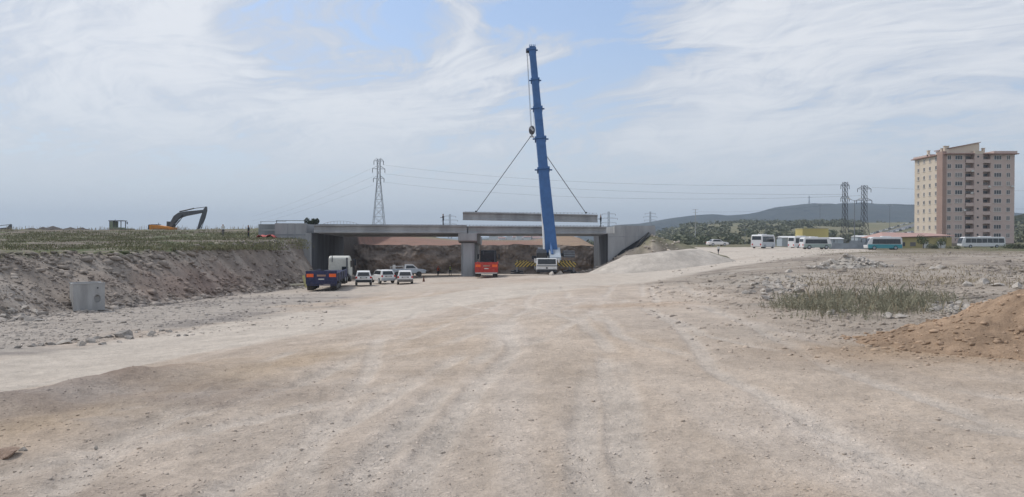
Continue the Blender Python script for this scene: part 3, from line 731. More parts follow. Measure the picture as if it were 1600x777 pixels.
# superstructure
b = MB(); b.tube((0, 6.2, 1.45), (0, 6.2, 1.75), 1.1, n=24); b.build('slew_ring', dark, crane)
b = MB(); b.prism([(3.4, 1.75), (9.4, 1.75), (9.6, 2.2), (8.6, 3.35), (6.4, 3.5), (5.0, 2.7), (3.4, 2.2)], .55, 2.15); b.build('superstructure', grey_p, crane, bevel=.05)
b = MB()
for z in (2.0, 2.35, 2.7, 3.05): b.box(.7, 2.1, 4.9+(z-2.2)*1.1, 5.0+(z-2.2)*1.1, z, z+.10)
b.bar((.75, 4.65, 2.0), (.75, 5.95, 3.15), .05, .06); b.bar((2.05, 4.65, 2.0), (2.05, 5.95, 3.15), .05, .06); b.build('service_steps', white_p, crane)
b = MB(); b.prism([(3.6, 1.95), (5.4, 1.95), (5.4, 3.15), (4.4, 3.2), (3.6, 2.75)], -1.25, .15); oc = b.build('operator_cab', dark, crane, bevel=.04)
b = MB(); b.add([(-1.15, 3.58, 2.1), (.05, 3.58, 2.1), (.05, 3.58, 2.72), (-1.15, 3.58, 2.72)], [(0, 1, 2, 3)]); b.build('windscreen', glass, oc)
b = MB(); b.box(2.6, 4.1, 4.2, 7.8, 2.1, 3.05); b.build('counterweight', mid_dark, crane, bevel=.04)
b = MB()
for z in (2.38, 2.7): b.box(2.58, 4.12, 4.17, 4.2, z, z+.03)
b.build('counterweight_seam', grey_p, crane)
b = MB(); b.box(2.1, 2.65, 5.2, 6.6, 2.3, 2.7); b.box(-1.8, .4, 7.6, 8.6, 1.8, 2.3); b.build('winch_frame', dark, crane)
b = MB(); b.tube((-1.0, 6.3, 3.25), (-.2, 6.3, 3.25), .25, n=14); b.build('winch_drum', steel, crane)
A = Vector(((860.5-800)/F*108, 108, zpx(389, 108))); T = Vector(((831.5-800)/F*115.2, 115.2, zpx(79, 115.2)))
def onb(py):  # boom point seen at row py
    lo, hi = 0., 1.
    for _ in range(40):
        m_ = (lo+hi)/2; q = A.lerp(T, m_); y_ = HZ-q.z/q.y*F
        if y_ > py: lo = m_
        else: hi = m_
    return A.lerp(T, lo)
stops = [(396, 1.85), (266, 1.42), (218, 1.22), (171, 1.12), (127, 1.02), (80, .90)]
dirb = (T-A).normalized()
for i in range(5):
    p0 = onb(stops[i][0]) if i else A-dirb*.8; p1 = onb(stops[i+1][0]); wd = stops[i][1]; w1 = wd if i else 1.5
    if i: wd *= .97; w1 = wd
    b = MB(); b.bar(cl_(p0), cl_(p1+dirb*.02), wd, wd*1.15, w1, w1*1.15, up=(0, -1, 0)); sec = b.build('boom_section', blue_p, crane, bevel=.12)
    b = MB(); b.bar(cl_(p1-dirb*.16), cl_(p1+dirb*.18), w1*1.22, w1*1.35, up=(0, -1, 0)); b.tube(cl_(p1)+Vector((-w1*.85, -.2, 0)), cl_(p1)+Vector((w1*.85, -.2, 0)), .12, n=8)
    b.build('collar', blue_p, sec, bevel=.03)
b = MB(); hd = cl_(T)
b.box(hd.x-.45, hd.x+.5, hd.y-.5, hd.y+.7, hd.z-.1, hd.z+.45)
for k in range(4): b.box(hd.x-.42+k*.26, hd.x-.32+k*.26, hd.y-.5, hd.y+.6, hd.z+.45, hd.z+.72)
b.bar((hd.x-.3, hd.y, hd.z), (hd.x-.85, hd.y, hd.z-.05), .5, .5); b.build('boom_head', blue_p, crane)
b = MB(); b.tube((hd.x-.95, hd.y, hd.z-.15), (hd.x-.55, hd.y, hd.z-.15), .32, n=14); b.tube((hd.x-.5, hd.y+.4, hd.z-.6), (hd.x-.3, hd.y+.4, hd.z-.6), .2, n=12); b.build('sheave', dark, crane)
HB = Vector((3.05, 116, zpx(204, 116)))
b = MB()
for o_ in (-.42, -.12): b.tube(cl_(HB+Vector((o_*.4+.0, 0, .7))), (hd.x-.7+o_*.3, hd.y+.3, hd.z-.2), .028, n=5)
b.tube(cl_(HB+Vector((.35, 0, .5))), (hd.x-.1, hd.y+.5, hd.z-.2), .024, n=5); b.build('hoist_rope', steel, crane)
b = MB(); b.sph(cl_(HB), .62, 16, 12, (.78, .55, 1.15)); hk = b.build('hook_block', mat('hook_block_paint', (.10, .10, .11), .5, var=.3), crane, smooth=True)
b = MB(); b.bar(cl_(HB+Vector((-.2, -.36, .35))), cl_(HB+Vector((.2, -.36, -.1))), .28, .03, up=(0, 1, 0)); b.build('block_marking', plate_w, hk)
b = MB(); b.tube(cl_(HB+Vector((0, 0, -.7))), cl_(HB+Vector((0, 0, -1.0))), .12, n=8); b.bar(cl_(HB+Vector((-.35, 0, -1.02))), cl_(HB+Vector((.35, 0, -1.02))), .16, .16); b.build('hook', plate_w, hk)
b = MB(); b.tube(cl_((A.x-1.0, 106.8, zpx(390, 106.8))), cl_(Vector(((844.5-800)/F*110.3, 110.3, zpx(276, 110.3)))), .15, .12, n=10); b.build('jib_strut', white_p, crane)
b = MB(); b.tube(cl_((A.x+.1, 105.6, zpx(398, 105))), cl_(onb(374)+Vector((0, -.5, 0))), .2, .16, n=12); b.build('luffing_cylinder', blue_p, crane)

# ------------------------------------------------------------------ articulated lowbed trucks
def lowbed(label, loc, rz, paint, cabm, sp, cabh=3.6, bend=0.0):
    t = thing('lowbed_truck', label, 'truck', loc, rz)
    L = sp
    b = MB(); b.box(-1.5, 1.5, .05, L-4.5, .95, 1.28); b.box(-1.5, 1.5, 0, .12, .62, 1.3); tb = b.build('trailer_bed', paint, t, bevel=.03)
    b = MB(); b.box(-1.5, 1.5, -.04, .06, .98, 1.95); b.box(-1.46, 1.46, -.06, -.04, .98, 1.06); pn = b.build('tail_panel', paint, t, bevel=.02)
    for s_ in (-1, 1):
        b = MB(); b.box(s_*1.08-.33, s_*1.08+.33, -.09, -.03, 1.34, 1.66); b.build('reflector_board', lamp_or, pn)
        b = MB(); b.box(s_*1.5-.05*s_-.06, s_*1.5-.05*s_+.06, .1, L-4.6, .9, 1.72); b.build('side_rail', paint, t)
        for k in range(4):
            b = MB(); b.wheel(s_*1.12, .75+k*1.28, .42, .42, .62); w_ = b.build('wheel', rubber, t)
            b = MB(); b.wheel(s_*1.44, .75+k*1.28, .42, .2, .02); b.build('rim', steel, w_)
        for k in range(3):
            b = MB(); b.box(s_*1.56-.03, s_*1.56+.03, 1.5+k*2.4, 1.9+k*2.4, .75, 1.7); b.build('stake', mid_dark, t)
    b = MB(); b.box(-.42, .42, -.085, -.045, 1.40, 1.58); b.build('warning_plate', mat('worn_plate', (.34, .22, .17), .6), pn)
    b = MB(); b.box(-.27, .27, -.09, -.045, 1.08, 1.19); b.build('number_plate', plate_w, pn)
    b = MB(); b.box(-1.42, 1.42, -.05, .02, .50, .60); b.build('rear_bumper', white_p if paint is red_p else paint, t)
    b = MB()
    for s_ in (-.75, .2): b.bar((s_-.3, .5, 2.0), (s_+.5, .5, 2.02), .05, .05)
    for q in (-1.05, .7): b.bar((q, .5, 1.3), (q, .5, 2.02), .05, .05, up=(0, 1, 0))
    b.build('load_frame', mid_dark, t)
    # gooseneck and tractor
    b = MB(); b.prism([(L-5.2, .95), (L-4.2, 1.5), (L-2.2, 1.5), (L-2.2, 1.28), (L-3.9, 1.28), (L-4.7, .8)], -1.1, 1.1); b.build('gooseneck', paint, t)
    tr = bpy.data.objects.new('tractor_unit', None); COL.objects.link(tr); tr.parent = t; tr.location = (0, L-4.6, 0); tr.rotation_euler = (0, 0, bend)
    b = MB(); b.box(-.45, .45, 0, 6.4, .62, .95); b.build('chassis', dark, tr)
    b = MB(); b.prism([(3.9, .75), (6.35, .6), (6.4, 1.5), (6.05, cabh-.6), (5.6, cabh-.22), (4.9, cabh), (4.15, cabh-.02), (3.9, cabh-.25)], -1.25, 1.25, inset=lambda z: max(0, (z-1.8))*.045); cb = b.build('cab', cabm, tr, bevel=.12)
    for s_ in (-1, 1):
        b = MB(); b.add([(s_*1.262, 4.7, 1.75), (s_*1.262, 5.9, 1.75), (s_*1.235, 5.75, 2.5), (s_*1.235, 4.7, 2.5)], [(0, 1, 2, 3)]); b.build('side_window', glass, cb)
    b = MB(); b.add([(-1.1, 6.42, 1.6), (1.1, 6.42, 1.6), (1.05, 6.15, cabh-.7), (-1.05, 6.15, cabh-.7)], [(0, 1, 2, 3)]); b.build('windscreen', glass, cb)
    b = MB()
    for k in range(5): b.box(-1.15, 1.15, 3.865, 3.9, 1.2+k*.3, 1.23+k*.3)
    b.build('panel_rib', cabm, cb)
    b = MB(); b.box(.35, .95, 3.80, 3.9, 1.35, 1.85); b.build('rear_window', glass, cb)
    b = MB(); b.tube((.98, 3.55, .9), (.98, 3.55, cabh-.2), .10, n=10); b.tube((-.75, 3.75, cabh-.7), (-.75, 3.75, cabh+.05), .05, n=8); b.build('exhaust_stack', mid_dark, tr)
    for s_ in (-1, 1):
        b = MB(); b.bar((s_*1.25, 6.0, 2.6), (s_*1.6, 6.2, 2.65), .04, .04); b.box(s_*1.6-.1, s_*1.6+.1, 6.15, 6.22, 1.9, 2.65); b.build('mirror', dark, cb)
        for yy, wd in ((.7, .6), (2.05, .6), (5.2, .34)):
            b = MB(); b.wheel(s_*(1.22-wd/2), yy, .52, .52, wd); w_ = b.build('wheel', rubber, tr)
            b = MB(); b.wheel(s_*1.23, yy, .52, .24, .02); b.build('rim', grey_p, w_)
        b = MB(); b.tube((s_*1.0, 2.8, .75), (s_*1.0, 3.8, .75), .3, n=12); b.build('fuel_tank', mid_dark, tr)
        b = MB(); b.prism([(.05, .95), (.2, 1.15), (2.6, 1.15), (2.8, .95), (2.7, .95), (2.5, 1.08), (.3, 1.08), (.15, .95)], s_*.65, s_*1.25); b.build('mudguard', dark, tr)
    return t
p = at(502, 74, zpx(454.5, 74)+.0)
lowbed('navy blue lowbed trailer coupled to a cream white truck cab facing the bridge', (p.x, p.y, p.z), .125, navy_p, cream_p, 15.5, 3.1, -.05)
p = at(760, 98, zpx(433.5, 98))
blk = mat('black_cab_paint', (.035, .036, .042), .4, var=.2)
lowbed('red lowbed trailer coupled to a black truck cab right of the bridge pier', (p.x, p.y, p.z), .015, red_p, blk, 16.5, 3.3)

# ------------------------------------------------------------------ cars
def suv(label, loc, rz, lower, group=None):
    t = thing('parked_car', label, 'car', loc, rz, group)
    L = 4.3
    b = MB(); b.prism([(.05, .34), (4.2, .34), (4.28, .55), (4.2, .88), (3.2, 1.05), (2.95, 1.08), (.15, 1.05), (0, .9), (0, .5)], -.9, .9, inset=lambda z: max(0, z-.8)*.12); bd = b.build('body', white_p, t, bevel=.07)
    b = MB(); b.prism([(.10, 1.02), (3.25, 1.02), (2.55, 1.56), (2.1, 1.64), (.7, 1.64), (.38, 1.56)], -.86, .86, inset=lambda z: (z-1.02)*.28); b.build('cabin', white_p, t, bevel=.05)
    b = MB(); b.add([(-.68, .085, 1.10), (.68, .085, 1.10), (.58, .33, 1.50), (-.58, .33, 1.50)], [(0, 1, 2, 3)]); b.build('rear_window', glass, t)
    b = MB(); b.add([(-.7, 3.22, 1.08), (.7, 3.22, 1.08), (.6, 2.66, 1.5), (-.6, 2.66, 1.5)], [(3, 2, 1, 0)]); b.build('windscreen', glass, t)
    for s_ in (-1, 1):
        b = MB(); b.add([(s_*.853, .5, 1.1), (s_*.853, 2.95, 1.1), (s_*.755, 2.45, 1.52), (s_*.755, .62, 1.52)], [(0, 1, 2, 3)]); b.build('side_window', glass, t)
        b = MB(); b.box(s_*.80-.09, s_*.80+.09, -.03, .05, .82, 1.02); b.build('tail_light', lamp_red, t)
        b = MB(); b.box(s_*.98-.09, s_*.98+.09, 2.75, 2.9, 1.0, 1.18); b.build('mirror', dark, t)
        for yy in (.8, 3.4):
            b = MB(); b.wheel(s_*.81, yy, .34, .34, .24); w_ = b.build('wheel', rubber, t)
            b = MB(); b.wheel(s_*.935, yy, .34, .2, .02); b.build('rim', grey_p, w_)
        b = MB(); b.bar((s_*.62, .8, 1.68), (s_*.62, 2.3, 1.68), .04, .04); b.build('roof_rail', mid_dark, t)
    b = MB(); b.box(-.88, .88, -.07, .12, .36, .66); b.build('rear_bumper', lower, t, bevel=.03)
    b = MB(); b.box(-.40, .40, -.035, .02, .84, .96); b.build('plate_panel', mid_dark, t)
    b = MB(); b.box(-.26, .26, -.05, -.036, .86, .95); b.build('number_plate', plate_w, t)
    return t
G = 'white cars parked before the bridge'
dustyb = mat('dusty_bumper', (.17, .155, .14), .8, var=.2)
for px, py, Yd, rz, lo, lab in ((568, 446.5, 86, .20, dark, 'white hatchback with clean dark bumper, nearest the lowbed truck'),
                               (607, 443.5, 91, .52, grey_p, 'white hatchback turned slightly aside in the middle of three'),
                               (633, 445.5, 88, .15, dustyb, 'white hatchback with dusty grey lower body, rightmost of three')):
    p = at(px, Yd, zpx(py, Yd)); suv(lab, p, rz, lo, G)
def pickup(label, loc, rz):
    t = thing('pickup_truck', label, 'pickup truck', loc, rz)
    b = MB(); b.prism([(0, .55), (5.1, .5), (5.15, .95), (4.0, 1.12), (0, 1.08)], -.9, .9); b.build('body', grey_p, t, bevel=.05)
    b = MB(); b.prism([(2.0, 1.1), (4.0, 1.1), (3.3, 1.72), (2.15, 1.74)], -.82, .82, inset=lambda z: (z-1.1)*.2); cb = b.build('cabin', white_p, t, bevel=.05)
    for s_ in (-1, 1):
        b = MB(); b.add([(s_*.83, 2.25, 1.2), (s_*.83, 3.75, 1.2), (s_*.735, 3.25, 1.62), (s_*.735, 2.3, 1.62)], [(0, 1, 2, 3)]); b.build('side_window', glass, cb)
        for yy in (1.0, 4.1):
            b = MB(); b.wheel(s_*.82, yy, .38, .38, .26); b.build('wheel', rubber, t)
    b = MB(); b.bar((-.8, .1, 1.4), (-.8, 2, 1.5), .05, .05); b.bar((.8, .1, 1.4), (.8, 2, 1.5), .05, .05)
    for q in (-.8, .8):
        for yy in (.1, 1.9): b.bar((q, yy, 1.05), (q, yy, 1.45), .05, .05, up=(0, 1, 0))
    b.box(.2, .6, .4, .8, 1.1, 1.7); b.build('load_rack', plate_w, t)
    b = MB(); b.box(-.9, .9, 5.05, 5.2, .5, .75); b.build('bumper', dark, t); return t
p = at(611, 108, zpx(432.5, 108)); pickup('grey pickup truck side-on at the foot of the dark cut face', (p.x-.2, p.y, p.z), R(-78))

def sedan(name, label, cat, loc, rz, paint, group=None, simple=False):
    t = thing(name, label, cat, loc, rz, group)
    b = MB(); b.prism([(.0, .3), (4.35, .3), (4.42, .55), (4.2, .78), (3.1, .92), (.3, .98), (0, .85)], -.87, .87, inset=lambda z: max(0, z-.7)*.15); b.build('body', paint, t, bevel=.06)
    b = MB(); b.prism([(.45, .93), (3.25, .9), (2.5, 1.36), (2.1, 1.42), (1.2, 1.42), (.95, 1.36)], -.82, .82, inset=lambda z: (z-.92)*.38); cb = b.build('cabin', paint, t, bevel=.04)
    b = MB()
    for s_ in (-1, 1): b.add([(s_*.818, .75, .97), (s_*.818, 2.95, .96), (s_*.70, 2.4, 1.33), (s_*.70, 1.05, 1.33)], [(0, 1, 2, 3)])
    b.add([(-.7, 3.26, .95), (.7, 3.26, .95), (.58, 2.58, 1.36), (-.58, 2.58, 1.36)], [(0, 1, 2, 3)]); b.add([(-.7, .46, .98), (.7, .46, .98), (.58, .90, 1.36), (-.58, .90, 1.36)], [(0, 1, 2, 3)])
    b.build('window', glass, cb)
    for s_ in (-1, 1):
        for yy in (.85, 3.5):
            b = MB(); b.wheel(s_*.78, yy, .31, .31, .22); w_ = b.build('wheel', rubber, t)
            if not simple: b = MB(); b.wheel(s_*.90, yy, .31, .19, .02); b.build('rim', grey_p, w_)
        if not simple:
            b = MB(); b.box(s_*.62-.16, s_*.62+.16, 4.3, 4.42, .55, .70); b.build('headlight', plate_w, t)
            b = MB(); b.box(s_*.68-.12, s_*.68+.12, -.03, .05, .65, .80); b.build('tail_light', lamp_red, t)
    return t
p = at(1121, 160, zpx(384.6, 160)); wc = sedan('white_car', 'white sedan parked side-on at the top of the gravel road', 'car', (p.x-2.1, p.y, p.z), R(-80), white_p)

# ------------------------------------------------------------------ buses
def bus(name, label, cat, loc, rz, L, H, W, body, lower=None, roundf=.5, cut=None, group=None):
    t = thing(name, label, cat, loc, rz, group); h0 = .35
    n = max(1, int(L/1.6))
    b = MB(); b.prism([(0, h0), (L-.1, h0), (L, .9), (L-.12*roundf*2, H*.62), (L-.9*roundf, H-.22), (L-1.6*roundf, H), (.35, H), (.08, H-.25), (0, H*.6)], -W/2, W/2, inset=lambda z: max(0, z-H*.5)*.05); b.build('body', body, t, bevel=.12)
    zt, zb = H-.42, H*.47
    for s_ in (-1, 1):
        xo = s_*(W/2+.012); xt = s_*(W/2*(1-max(0, zt-H*.5)*.05)+.012)
        b = MB(); b.add([(xo, .35, zb), (xo, L-1.0, zb), (xt, L-1.15, zt), (xt, .45, zt)], [(0, 1, 2, 3)]); wn = b.build('side_windows', glass, t)
        b = MB(); st_ = (L-1.5)/n
        for k in range(1, n): b.add([(xo+s_*.012, .45+k*st_, zb), (xo+s_*.012, .52+k*st_, zb), (xt+s_*.012, .52+k*st_, zt), (xt+s_*.012, .45+k*st_, zt)], [(0, 1, 2, 3)])
        b.build('window_divider', dark if lower else body, wn)
        if lower:
            b = MB(); b.box(s_*(W/2+.008)-.012, s_*(W/2+.008)+.012, .1, L-.18, h0+.02, H*.44); b.build('lower_panel', lower, t)
        for yy in ((L*.2, L*.80) if L > 6 else (1.1, L-1.2)):
            b = MB(); b.wheel(s_*(W/2-.14), yy, .45, .45, .32); w_ = b.build('wheel', rubber, t)
            b = MB(); b.wheel(s_*(W/2+.03), yy, .45, .25, .02); b.build('rim', grey_p, w_)
        b = MB(); b.box(s_*W*.36-.14, s_*W*.36+.14, -.04, .03, .75, 1.1); b.build('tail_light', lamp_red, t)
        b = MB(); b.bar((s_*W*.46, L-.2, H-.35), (s_*(W*.5+.22), L+.3, H-.5), .05, .05); b.box(s_*(W*.5+.22)-.1, s_*(W*.5+.22)+.1, L+.25, L+.33, H-1.1, H-.5); b.build('mirror', dark, t)
    b = MB(); b.add([(-W*.45, L+.0, H*.40), (W*.45, L+.0, H*.40), (W*.45, L-.14*roundf*2+.02, H*.64), (W*.42, L-.8*roundf+.03, H-.28), (-W*.42, L-.8*roundf+.03, H-.28), (-W*.45, L-.14*roundf*2+.02, H*.64)], [(0, 1, 2, 5), (5, 2, 3, 4)]); b.build('windscreen', glass, t)
    b = MB(); b.add([(-W*.40, -.015, H*.62), (W*.40, -.015, H*.62), (W*.38, .06, H-.35), (-W*.38, .06, H-.35)], [(0, 1, 2, 3)]); b.build('rear_window', glass, t)
    b = MB(); b.box(-W*.25, W*.25, L*.3, L*.55, H, H+.16); b.build('roof_unit', white_p, t, bevel=.03)
    return t
def place(px, py, Yd): 
    q = at(px, Yd, zpx(py, Yd)); return q
white_b = mat('bus_white', (.70, .71, .72), .4, var=.05, dirt=DUST, spec=.5)
pale_b = mat('bus_pale_grey', (.52, .56, .60), .4, var=.05, dirt=DUST, spec=.5)
bus('coach', 'pale coach seen from behind at an angle, leftmost bus in the row', 'bus', place(1182, 388.3, 176), R(-42), 7.6, 3.2, 2.8, white_b, pale_b)
bus('coach', 'white coach between the leftmost coach and the grey-green minibus', 'bus', place(1236, 389, 182), R(-70), 7.0, 3.0, 2.4, white_b)
bus('minibus', 'white roofed minibus with grey-green lower panels and long dark window', 'minibus', place(1252, 389.5, 160), R(-84), 6.3, 2.5, 2.1, white_b, greygreen_p)
tb = bus('minibus', 'teal and white minibus parked in front of the yellow building', 'minibus', place(1407, 391.0, 152), R(86), 6.9, 2.65, 2.1, white_b, teal_p, .8)
b = MB(); b.box(1.085, 1.11, 1.9, 2.9, .5, 1.95); b.build('passenger_door', glass, tb)
bus('coach', 'long white coach standing before the apartment block', 'bus', place(1567, 387.6, 205), R(88), 11.6, 3.0, 2.5, white_b, None, .7)

# ------------------------------------------------------------------ concrete chamber
q = Vector(((131-800)/F*42.6, 42.6, zpx(484, 42.6)))
box = thing('concrete_chamber', 'grey precast concrete box with round opening below the left bank', 'concrete box', (q.x, q.y+.3, q.z-.03), R(37))
b = MB(); W2, D2, Hh = .78, .78, 1.50
seg = 20; cx_, cz_, rr_ = .40, .66, .17
sq = [(-W2, 0), (W2, 0), (W2, Hh), (-W2, Hh)]
ring = [(cx_+rr_*math.cos(2*math.pi*k/seg), cz_+1.35*rr_*math.sin(2*math.pi*k/seg)) for k in range(seg)]
vs = [(x, -D2, z) for x, z in sq]+[(x, -D2, z) for x, z in ring]+[(x, -D2+.22, z) for x, z in ring]
fs = []
def qd(k):
    a = 2*math.pi*(k+.5)/seg % (2*math.pi); return 2 if a < math.pi/2 else 3 if a < math.pi else 0 if a < 1.5*math.pi else 1
for k in range(seg):
    k2 = (k+1) % seg; fs.append((4+k, 4+k2, qd(k))); fs.append((4+k, 4+k2, 4+seg+k2, 4+seg+k))
    if qd(k) != qd((k+1) % seg): fs.append((qd(k), qd((k+1) % seg), 4+k2))
b.add(vs, fs)
o_ = len(b.v)
b.add([(-W2, -D2, 0), (W2, -D2, 0), (W2, D2, 0), (-W2, D2, 0), (-W2, -D2, Hh), (W2, -D2, Hh), (W2, D2, Hh), (-W2, D2, Hh),
       (-W2+.15, -D2+.15, Hh), (W2-.15, -D2+.15, Hh), (W2-.15, D2-.15, Hh), (-W2+.15, D2-.15, Hh), (-W2+.15, -D2+.15, .1), (W2-.15, -D2+.15, .1), (W2-.15, D2-.15, .1), (-W2+.15, D2-.15, .1)],
      [(1, 2, 6, 5), (2, 3, 7, 6), (3, 0, 4, 7), (4, 5, 9, 8), (5, 6, 10, 9), (6, 7, 11, 10), (7, 4, 8, 11), (8, 9, 13, 12), (9, 10, 14, 13), (10, 11, 15, 14), (11, 8, 12, 15), (12, 13, 14, 15)])
b.build('chamber_wall', conc_box, box)
b = MB(); b.tube((.42, -D2-.01, 1.26), (.42, -D2+.02, 1.26), .045, n=10); b.build('lifting_hole', dark, box)
b = MB(); b.box(-W2-.03, W2+.03, -D2-.03, -D2+.15, Hh, Hh+.05); b.box(-W2-.03, W2+.03, D2-.15, D2+.03, Hh, Hh+.05); b.build('rim', mat('concrete_edge', (.36, .36, .36), .9), box)

# ------------------------------------------------------------------ excavator
def excavator(label, loc, rz, paint):
    t = thing('excavator', label, 'excavator', loc, rz)   # local x = forward here
    for s_ in (-1, 1):
        b = MB(); b.prism_y([(-2.4, .1), (2.4, .1), (2.8, .5), (2.4, .95), (-2.4, .95), (-2.8, .5)], s_*1.0, s_*1.6); b.build('track', dark, t)
    b = MB(); b.tube((0, 0, .95), (0, 0, 1.2), 1.0, n=16); b.build('slew_ring', dark, t)
    b = MB(); b.prism_y([(-2.9, 1.2), (2.4, 1.2), (2.45, 1.75), (.4, 2.05), (-1.0, 2.25), (-2.7, 2.35), (-3.0, 2.2)], -1.4, 1.4); hs = b.build('house', paint, t, bevel=.08)
    b = MB(); b.prism_y([(-3.35, 1.3), (-2.85, 1.3), (-2.75, 2.45), (-3.2, 2.4)], -1.35, 1.35); b.build('counterweight', dark, t, bevel=.08)
    b = MB(); b.box(-2.7, -1.2, -1.0, 1.0, 2.32, 2.48); b.box(-2.0, 1.6, -1.41, -1.40, 1.3, 1.42); b.tube((-1.6, .6, 2.4), (-1.6, .6, 2.85), .07, n=8); b.build('engine_grille', dark, hs)
    b = MB(); b.prism_y([(.3, 1.75), (2.0, 1.75), (2.15, 2.2), (1.75, 3.15), (.35, 3.2)], .35, 1.35); cb = b.build('cab', mid_dark, t, bevel=.05)
    b = MB(); b.add([(.5, .338, 2.1), (1.9, .338, 2.1), (1.6, .338, 3.0), (.5, .338, 3.0)], [(0, 1, 2, 3)]); b.add([(2.17, .45, 2.25), (2.17, 1.25, 2.25), (1.82, 1.25, 3.05), (1.82, .45, 3.05)], [(0, 1, 2, 3)]); b.build('window', glass, cb)
    # boom: gooseneck shape in the x-z plane
    ZS = lambda mb: (setattr(mb, 'v', [(x, y, 1.6+(z-1.6)*.95) for x, y, z in mb.v]), mb)[1]
    b = MB(); b.prism_y([(1.35, 1.9), (2.1, 1.7), (2.55, 3.1), (3.9, 4.15), (5.2, 4.6), (9.3, 5.45), (9.5, 5.8), (9.2, 6.15), (5.0, 5.75), (3.4, 5.45), (2.3, 4.6), (1.6, 3.3)], -.35, .35); ZS(b).build('boom', mid_dark, t, bevel=.06)
    b = MB(); b.prism_y([(9.0, 5.3), (8.6, 4.3), (7.9, 1.9), (7.6, .95), (7.95, .85), (8.6, 2.0), (9.7, 4.2), (10.1, 5.9), (10.1, 6.9), (9.85, 7.0), (9.3, 6.3)], -.25, .25); ZS(b).build('stick', mid_dark, t, bevel=.05)
    b = MB(); b.tube((3.6, 0, 5.7), (7.0, 0, 6.5), .16, n=10); b.tube((7.0, 0, 6.5), (9.8, 0, 6.85), .07, n=8)
    for s_ in (-.5, .5): b.tube((1.9, s_, 1.7), (3.5, s_, 3.6), .13, n=8); b.tube((3.5, s_, 3.6), (4.6, s_, 5.0), .08, n=8)
    b.tube((9.95, 0, 5.4), (9.3, 0, 3.2), .11, n=8); b.tube((9.3, 0, 3.2), (8.9, 0, 1.9), .06, n=8); ZS(b).build('hydraulic_cylinder', dark, t)
    b = MB(); b.bar((8.9, 0, 1.9), (8.2, 0, 2.0), .3, .12); b.bar((8.9, 0, 1.95), (8.5, 0, 1.1), .3, .1); ZS(b).build('bucket_linkage', mid_dark, t)
    b = MB(); b.prism_y([(7.35, -.4), (7.65, 1.1), (8.6, 1.2), (9.0, .4), (8.6, -.3), (7.9, -.6)], -.75, .75); bk_ = b.build('bucket', mid_dark, t, bevel=.05)
    b = MB()
    for k in range(5): b.bar((7.45, -.6+k*.3, -.3), (7.2, -.6+k*.3, -.75), .12, .1)
    b.build('tooth', steel, bk_)
    return t
Yx = 150.0
xp = at(262, Yx); xz = zpx(360, Yx)-.75
ex_ = excavator('orange excavator with raised dark arm on the left plateau skyline', ((257-800)/F*Yx, xp.y, zpx(359.5, Yx)-.98), R(0), orange_p); ex_.scale = (.84,)*3
xp = at(-62, 165); excavator('dark excavator arm poking in at the far left edge of the skyline', (xp.x, xp.y, zpx(360, 165)-5.3), R(12), mid_dark)
# roller / loader cab
q = at(184, 155)
lt = thing('wheel_loader', 'faded green cabbed loader half hidden behind the left skyline', 'loader', (q.x, q.y, zpx(358, 155)-1.4), 0)
b = MB(); b.box(-1.2, 1.2, -1.1, 1.1, .9, 1.7); b.box(.9, 3.2, -.8, .8, .9, 1.5); b.build('body', yellowgreen_p, lt, bevel=.06)
b = MB()
for x_, y_ in ((-1.15, -.9), (-.35, -.9), (.35, -.9), (1.15, -.9), (-1.15, .9), (1.15, .9)): b.bar((x_, y_, 1.7), (x_, y_, 3.0), .12, .12, up=(0, 1, 0))
b.box(-1.35, 1.4, -1.05, 1.05, 3.0, 3.14); cb = b.build('cab', dark, lt)
b = MB(); b.box(-1.15, -.35, -.95, .95, 1.7, 2.95); b.build('rear_panel', yellowgreen_p, cb)
b = MB(); b.tube((-.6, .2, 1.7), (-.6, .2, 3.4), .03, n=6); b.bar((1.5, .9, 2.9), (1.5, .9, 2.4), .2, .05, up=(0, 1, 0)); b.build('mirror', dark, cb)
for x_, y_ in ((-.9, -1.1), (-.9, 1.1), (2.3, -1.1), (2.3, 1.1)):
    b = MB(); b.tube((x_, y_-.2, .65), (x_, y_+.2, .65), .65, n=16); b.build('wheel', rubber, lt)

